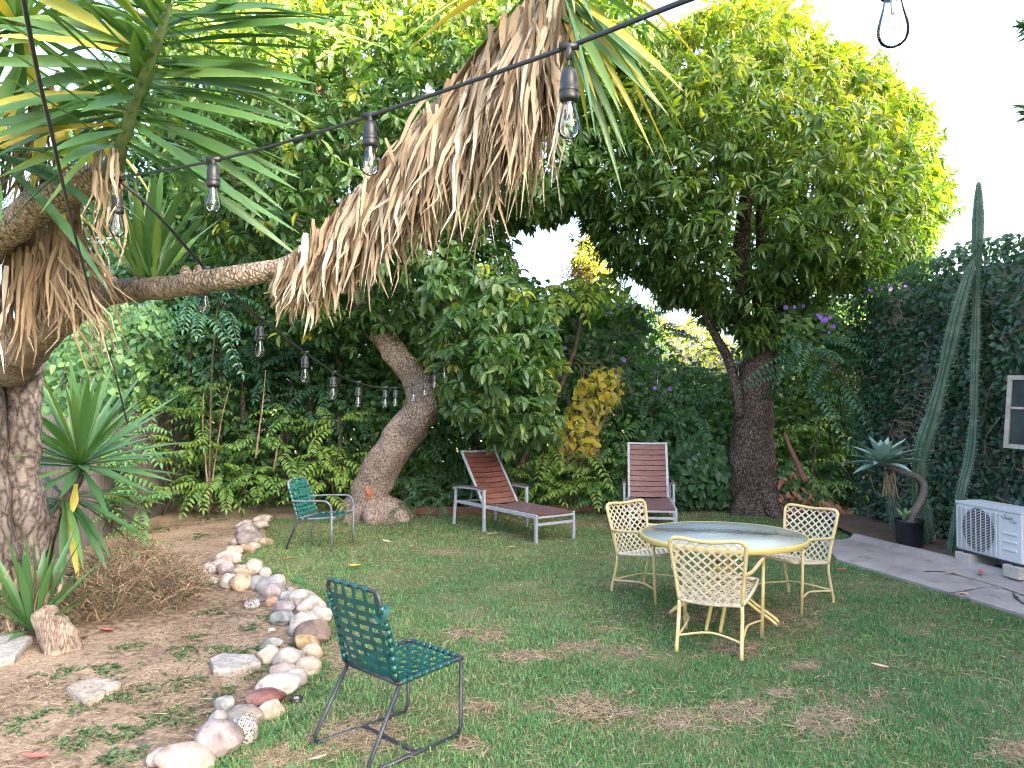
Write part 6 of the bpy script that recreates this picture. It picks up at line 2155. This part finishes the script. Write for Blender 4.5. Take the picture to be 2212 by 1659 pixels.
def deadleaves(P, D, L, W, tint, droop):
    n = len(P)
    S = nrm(rvec(n) + np.array([.6, 0, 0]))
    return ribbon_arrays(P, D, S, L, W, tint, [.7, .9, 1, .97, .85, .62, .34, .05], droop, fold=.3, wob=.085)


# skirt: thousands of dead leaves lying back along the limb and hanging straight down
n = 1250
seg = catmull(LIMB[9:17], 16)
idx = np.clip((rng.uniform(0, 1, n) ** .85 * (len(seg) - 1)), 0, len(seg) - 2)
i0 = idx.astype(int)
SA = np.array([tuple(q) for q in seg])
P = SA[i0] + (SA[i0 + 1] - SA[i0]) * (idx - i0)[:, None]
tg = nrm(SA[i0] - SA[i0 + 1])
fz = idx / (len(seg) - 1)
side = rvec(n) * .38
D = nrm(tg * rng.uniform(.15, .75, (n, 1)) + np.array([0, 0, -.9]) * rng.uniform(.5, 1.2, (n, 1)) + side * .75)
P = P + nrm(side + np.array([0, -.2, .1])) * .03
L = rng.uniform(.55, 1.08, n) * (.16 + .34 * np.clip(fz * 1.5, 0, 1))
cl = vnoise(P, 14, 3)
tint = np.clip(.54 + .30 * rng.normal(size=n) + .22 * cl, 0, 1)
parts = [deadleaves(P, D, L, rng.uniform(.014, .031, n), tint, rng.uniform(.05, .35, n))]
# the front face of the skirt, hanging close to vertical
n = 560
idx = rng.uniform(0, 1, n) * (len(seg) - 2)
i0 = idx.astype(int)
P = SA[i0] + (SA[i0 + 1] - SA[i0]) * (idx - i0)[:, None] + np.stack([rng.normal(0, .03, n), rng.uniform(-.09, .02, n), rng.uniform(-.2, .01, n) * np.clip(idx / len(seg) * 1.6, .15, 1)], 1)
D = nrm(np.stack([rng.normal(-.16, .16, n), rng.normal(0, .12, n), np.full(n, -1.0)], 1))
tint = np.clip(.62 + .22 * rng.normal(size=n), 0, 1)
parts.append(deadleaves(P, D, rng.uniform(.5, 1, n) * (.14 + .22 * np.clip(idx / len(seg) * 1.6, 0, 1)), rng.uniform(.012, .026, n), tint, rng.uniform(.0, .25, n)))
leafobj('dead_leaf_skirt', parts, m_dead, yt)
# skirt under the upper limb on the left
parts = []
n = 250
f_ = rng.uniform(0, 1, n)
P = at_np(10 + 160 * f_, 540 - 90 * f_ + rng.uniform(-20, 60, n), 3.35 - .1 * f_ + rng.uniform(-.1, .25, n))
D = nrm(np.stack([rng.normal(-.08, .11, n), rng.normal(0, .12, n), np.full(n, -1.0)], 1))
tint = np.clip(.42 + .22 * rng.normal(size=n), 0, 1)
parts.append(deadleaves(P, D, rng.uniform(.2, .5, n), rng.uniform(.012, .028, n), tint, rng.uniform(0, .1, n)))
n = 40
P = at_np(rng.uniform(205, 262, n), rng.uniform(300, 400, n), rng.uniform(2.72, 2.9, n))
D = nrm(np.stack([rng.normal(.02, .06, n), rng.normal(0, .1, n), np.full(n, -1.0)], 1))
parts.append(deadleaves(P, D, rng.uniform(.15, .32, n), rng.uniform(.006, .013, n), np.clip(.66 + .2 * rng.normal(size=n), 0, 1), rng.uniform(0, .1, n)))
n = 60
P = at_np(rng.uniform(100, 200, n), rng.uniform(420, 640, n), rng.uniform(3.0, 3.6, n))
D = nrm(np.stack([rng.uniform(.2, .9, n), rng.normal(0, .15, n), np.full(n, -.9)], 1))
parts.append(deadleaves(P, D, rng.uniform(.25, .5, n), rng.uniform(.007, .014, n), np.clip(.5 + .2 * rng.normal(size=n), 0, 1), rng.uniform(0, .15, n)))
n = 90
P = at_np(rng.uniform(20, 130, n), rng.uniform(150, 420, n), rng.uniform(3.2, 3.6, n))
D = nrm(np.stack([rng.normal(-.1, .3, n), rng.normal(0, .2, n), np.full(n, -1.0)], 1))
parts.append(deadleaves(P, D, rng.uniform(.2, .45, n), rng.uniform(.01, .02, n), np.clip(.35 + .2 * rng.normal(size=n), 0, 1), rng.uniform(0, .15, n)))
leafobj('dead_leaf_skirt', parts, m_dead, yt)

# young yucca by the fence
ys_ = empty('young_yucca', gp(92, 1222), 0, 'young yucca with one big full rosette in front of the grey fence', 'yucca')
hY = 6.6
t = MB(); t.tube([gp(92, 1222), at(100, 1170, hY), at(125, 1100, hY), at(160, 1045, hY), at(172, 1010, hY)], [.075, .065, .06, .055, .04], 14, res=4, amp=.15, nsc=12)
t.build('stem', m_bark4, ys_, world=True)
hc = at(174, 1012, hY)
parts = [rosette(hc, (.12, -.25, 1), 70, .92, .075, spread=(.05, 1.75), tint=.36, yellow=.02, droop=.06, span=.10),
         rosette(at(140, 1075, hY), (.0, -.2, 1), 34, .85, .06, spread=(1.3, 2.3), tint=.14, yellow=.05, droop=.2)]
leafobj('leaf_rosette', parts, m_yucca, ys_)
parts = [ribbon_arrays(np.array([at(163, 1045, hY - .12)]), np.array([[.03, -.25, -1.0]]), np.array([[1.0, 0, 0]]), np.array([.26]), np.array([.075]), np.array([.92]), PROF, .0, fold=.3)]
leafobj('yellow_leaf', parts, m_yucca, ys_)
yb_ = empty('yucca_offshoot', gp(70, 1378), 0, 'small yucca offshoot with upright leaves at the base of the big trunk', 'yucca')
q0 = gp(70, 1378)
leafobj('leaf_rosette', [rosette(q0 + Vector((0, 0, .06)), (.06, -.1, 1), 24, .74, .062, spread=(.04, .95), tint=.28, tv=.1, yellow=.0, droop=.03),
                         rosette(q0 + Vector((0, 0, .05)), (0, -.2, 1), 6, .28, .05, spread=(.8, 1.4), tint=.5, yellow=.0, droop=.2)], m_yucca, yb_)
n = 70
P = np.tile(np.array(q0), (n, 1)) + np.stack([rng.uniform(-.32, .1, n), rng.uniform(-.05, .2, n), rng.uniform(.1, .5, n)], 1)
D = nrm(np.stack([rng.normal(0, .3, n), rng.normal(-.2, .2, n), np.full(n, -1.0)], 1))
leafobj('dead_leaves', [deadleaves(P, D, rng.uniform(.15, .4, n), rng.uniform(.015, .028, n), np.clip(.4 + .25 * rng.normal(size=n), 0, 1), rng.uniform(0, .1, n))], m_dead, yb_)
st = MB(); b0_ = gp(118, 1402)
st.tube([b0_ + Vector((.10, -.05, -.05)), b0_ + Vector((.04, 0, .05)), b0_ + Vector((-.06, .06, .14)), b0_ + Vector((-.14, .12, .20))], [.12, .115, .10, .085], 18, res=5, amp=.2, nsc=10)
m_bark5 = barkmat('fibrous stump bark', (.09, .07, .055), (.22, .175, .14), (.34, .29, .24), su=55, sv=12, bump=.5, bdist=.008, patch=4)
tag(st.build('yucca_stump', m_bark5), 'pale leaning stump beside the small yucca offshoot', 'stump')

# ================================================================== dry weeds heap
n = 4200
poly = [(130, 1365), (150, 1250), (220, 1205), (330, 1200), (430, 1215), (440, 1260), (400, 1320), (330, 1345), (200, 1375)]
wY = 7.0
x, y = poly_sample(poly, n)
P = at_np(x, y, np.full(n, 0.0) + 7.0)
gx = np.array([tuple(gp(a, 1290 + (b - 1290) * .55 + 20)) for a, b in zip(x, y)])
P = np.stack([gx[:, 0], gx[:, 1], np.zeros(n)], 1)
hgt = np.clip(.10 + .36 * np.clip(1 - np.abs(x - 280) / 190, 0, 1), .08, .5)
P[:, 2] = rng.uniform(0, 1, n) * hgt
D = nrm(rvec(n) * np.array([1, 1, .5]) + np.array([.15, -.1, .85]))
tint = np.where(rng.uniform(0, 1, n) < .18, 0, np.clip(.4 + .22 * rng.normal(size=n), .15, 1))
dw = empty('dry_weed_bush', (P[:, 0].mean(), P[:, 1].mean(), 0), 0, 'brown dried out heap of weeds on the dirt bed beside the young yucca', 'dry weeds')
leafobj('dry_stalks', [ribbon_arrays(P, D, rvec(n), rng.uniform(.08, .3, n), rng.uniform(.003, .007, n), tint, [1, .9, .6, .1], rng.uniform(.1, .7, n), wob=.06)],
        leafmat('dried weed', [(0, (.06, .045, .03)), (.4, (.18, .125, .08)), (.7, (.32, .23, .15)), (1, (.45, .36, .25))], tw=.1, rough=.8), dw)
k_ = rng.uniform(0, 1, n) < .3
leafobj('green_sprigs', [leaf_arrays(P[k_] + np.array([0, 0, .04]), rvec(k_.sum()), rvec(k_.sum()), rng.uniform(.02, .05, k_.sum()), rng.uniform(.006, .014, k_.sum()), rng.uniform(0, .8, k_.sum()), T_SIMPLE)], m_weed, dw)

# ================================================================== trees beyond, in full sun
def far_tree(label, poly, Y0, T, n, base, tint, L=.16, W=.07, tmpl=T_LANCE, mat=None, name='far_tree'):
    b = at(*base, Y0); b.z = 0
    e = empty(name, b, 0, label, 'tree', 'trees beyond the hedge')
    P, x, y, d, s = crown_points(poly, n, Y0, T, edge=60, gap=.2, gsc=.6)
    leafobj('crown', [whorls(P, 7, L, W, tmpl, droop=.5, tint0=tint, tvar=.15)], mat or m_far, e)
    m = MB(); top = Vector(P.mean(0))
    m.tube([b, b.lerp(top, .5) + Vector((.1, 0, 0)), top], [.16, .12, .06], 10, res=4, amp=.1, nsc=3)
    m.build('trunk', m_bark2, e, world=True)
far_tree('sunlit yellow green tree seen in the gap between the two big trees', [(1320, 800), (1360, 690), (1400, 660), (1450, 700), (1500, 690), (1560, 730), (1650, 770), (1650, 950), (1340, 950)], 18.5, 1.5, 900, (1480, 960), .65)
far_tree('small golden sunlit treetop poking into the sky gap', [(1238, 640), (1240, 560), (1262, 505), (1290, 520), (1312, 560), (1318, 640)], 21, .5, 160, (1275, 960), .9, L=.22, W=.09)
far_tree('sunlit tree between the dark trunk and the ivy wall', [(1660, 860), (1690, 760), (1760, 720), (1850, 690), (1905, 680), (1925, 900), (1680, 980)], 17.5, 1.2, 600, (1800, 960), .6)
far_tree('darker feathery tree left of the sky gap between the trees', [(1285, 830), (1300, 700), (1360, 640), (1420, 660), (1440, 760), (1400, 860)], 15.6, .8, 420, (1350, 960), .25, L=.13, W=.035, mat=m_frond)
far_tree('dense broadleaf tree right behind the crown of the leaning one', [(330, 480), (320, -60), (500, -110), (900, -110), (1250, -60), (1340, 60), (1290, 300), (1180, 440), (1060, 470), (900, 520), (600, 520)], 13.9, 1.0, 2300, (700, 960), .30, L=.21, W=.09, tmpl=T_BROAD, mat=m_avo)
far_tree('tall dark evergreen standing behind the left half of the garden', [(60, 760), (100, 420), (200, 150), (330, 60), (480, 200), (640, 330), (720, 600), (700, 760)], 15.2, 1.2, 1500, (380, 960), .2, L=.24, W=.11, tmpl=T_BROAD, mat=m_under)

# overhanging branch tips at the right edge
ob = empty('overhanging_branch_tree', (5.6, 5.6, 0), 0, 'dark leaf tips of an outside tree reaching into the sky at the right edge', 'tree')
parts = []
for (a, b, k) in ((2232, 62, 8), (2236, 48, 4), (2238, 250, 9), (2232, 235, 6), (2260, 150, 20), (2300, 60, 30), (2320, 260, 30)):
    q = at(a, b, 6.0)
    n = k
    D = nrm(np.stack([rng.uniform(-1.2, -.3, n), rng.normal(0, .2, n), rng.uniform(-.7, .45, n)], 1))
    parts.append(leaf_arrays(np.tile(np.array(q), (n, 1)), D, rvec(n), rng.uniform(.11, .19, n), rng.uniform(.025, .035, n), rng.uniform(0, .25, n), T_LANCE))
leafobj('crown', parts, m_avo, ob)
m = MB(); m.tube([Vector((5.6, 5.6, 0)), Vector((5.5, 5.7, 2.5)), at(2330, 150, 6.0), at(2262, 150, 6.0)], [.14, .11, .05, .012], 9, res=5)
m.tube([at(2330, 150, 6.0), at(2270, 60, 6.0), at(2236, 55, 6.0)], [.03, .015, .006], 6); m.tube([at(2330, 150, 6.0), at(2280, 240, 6.0), at(2238, 245, 6.0)], [.03, .015, .006], 6)
m.build('trunk', m_bark2, ob, world=True)
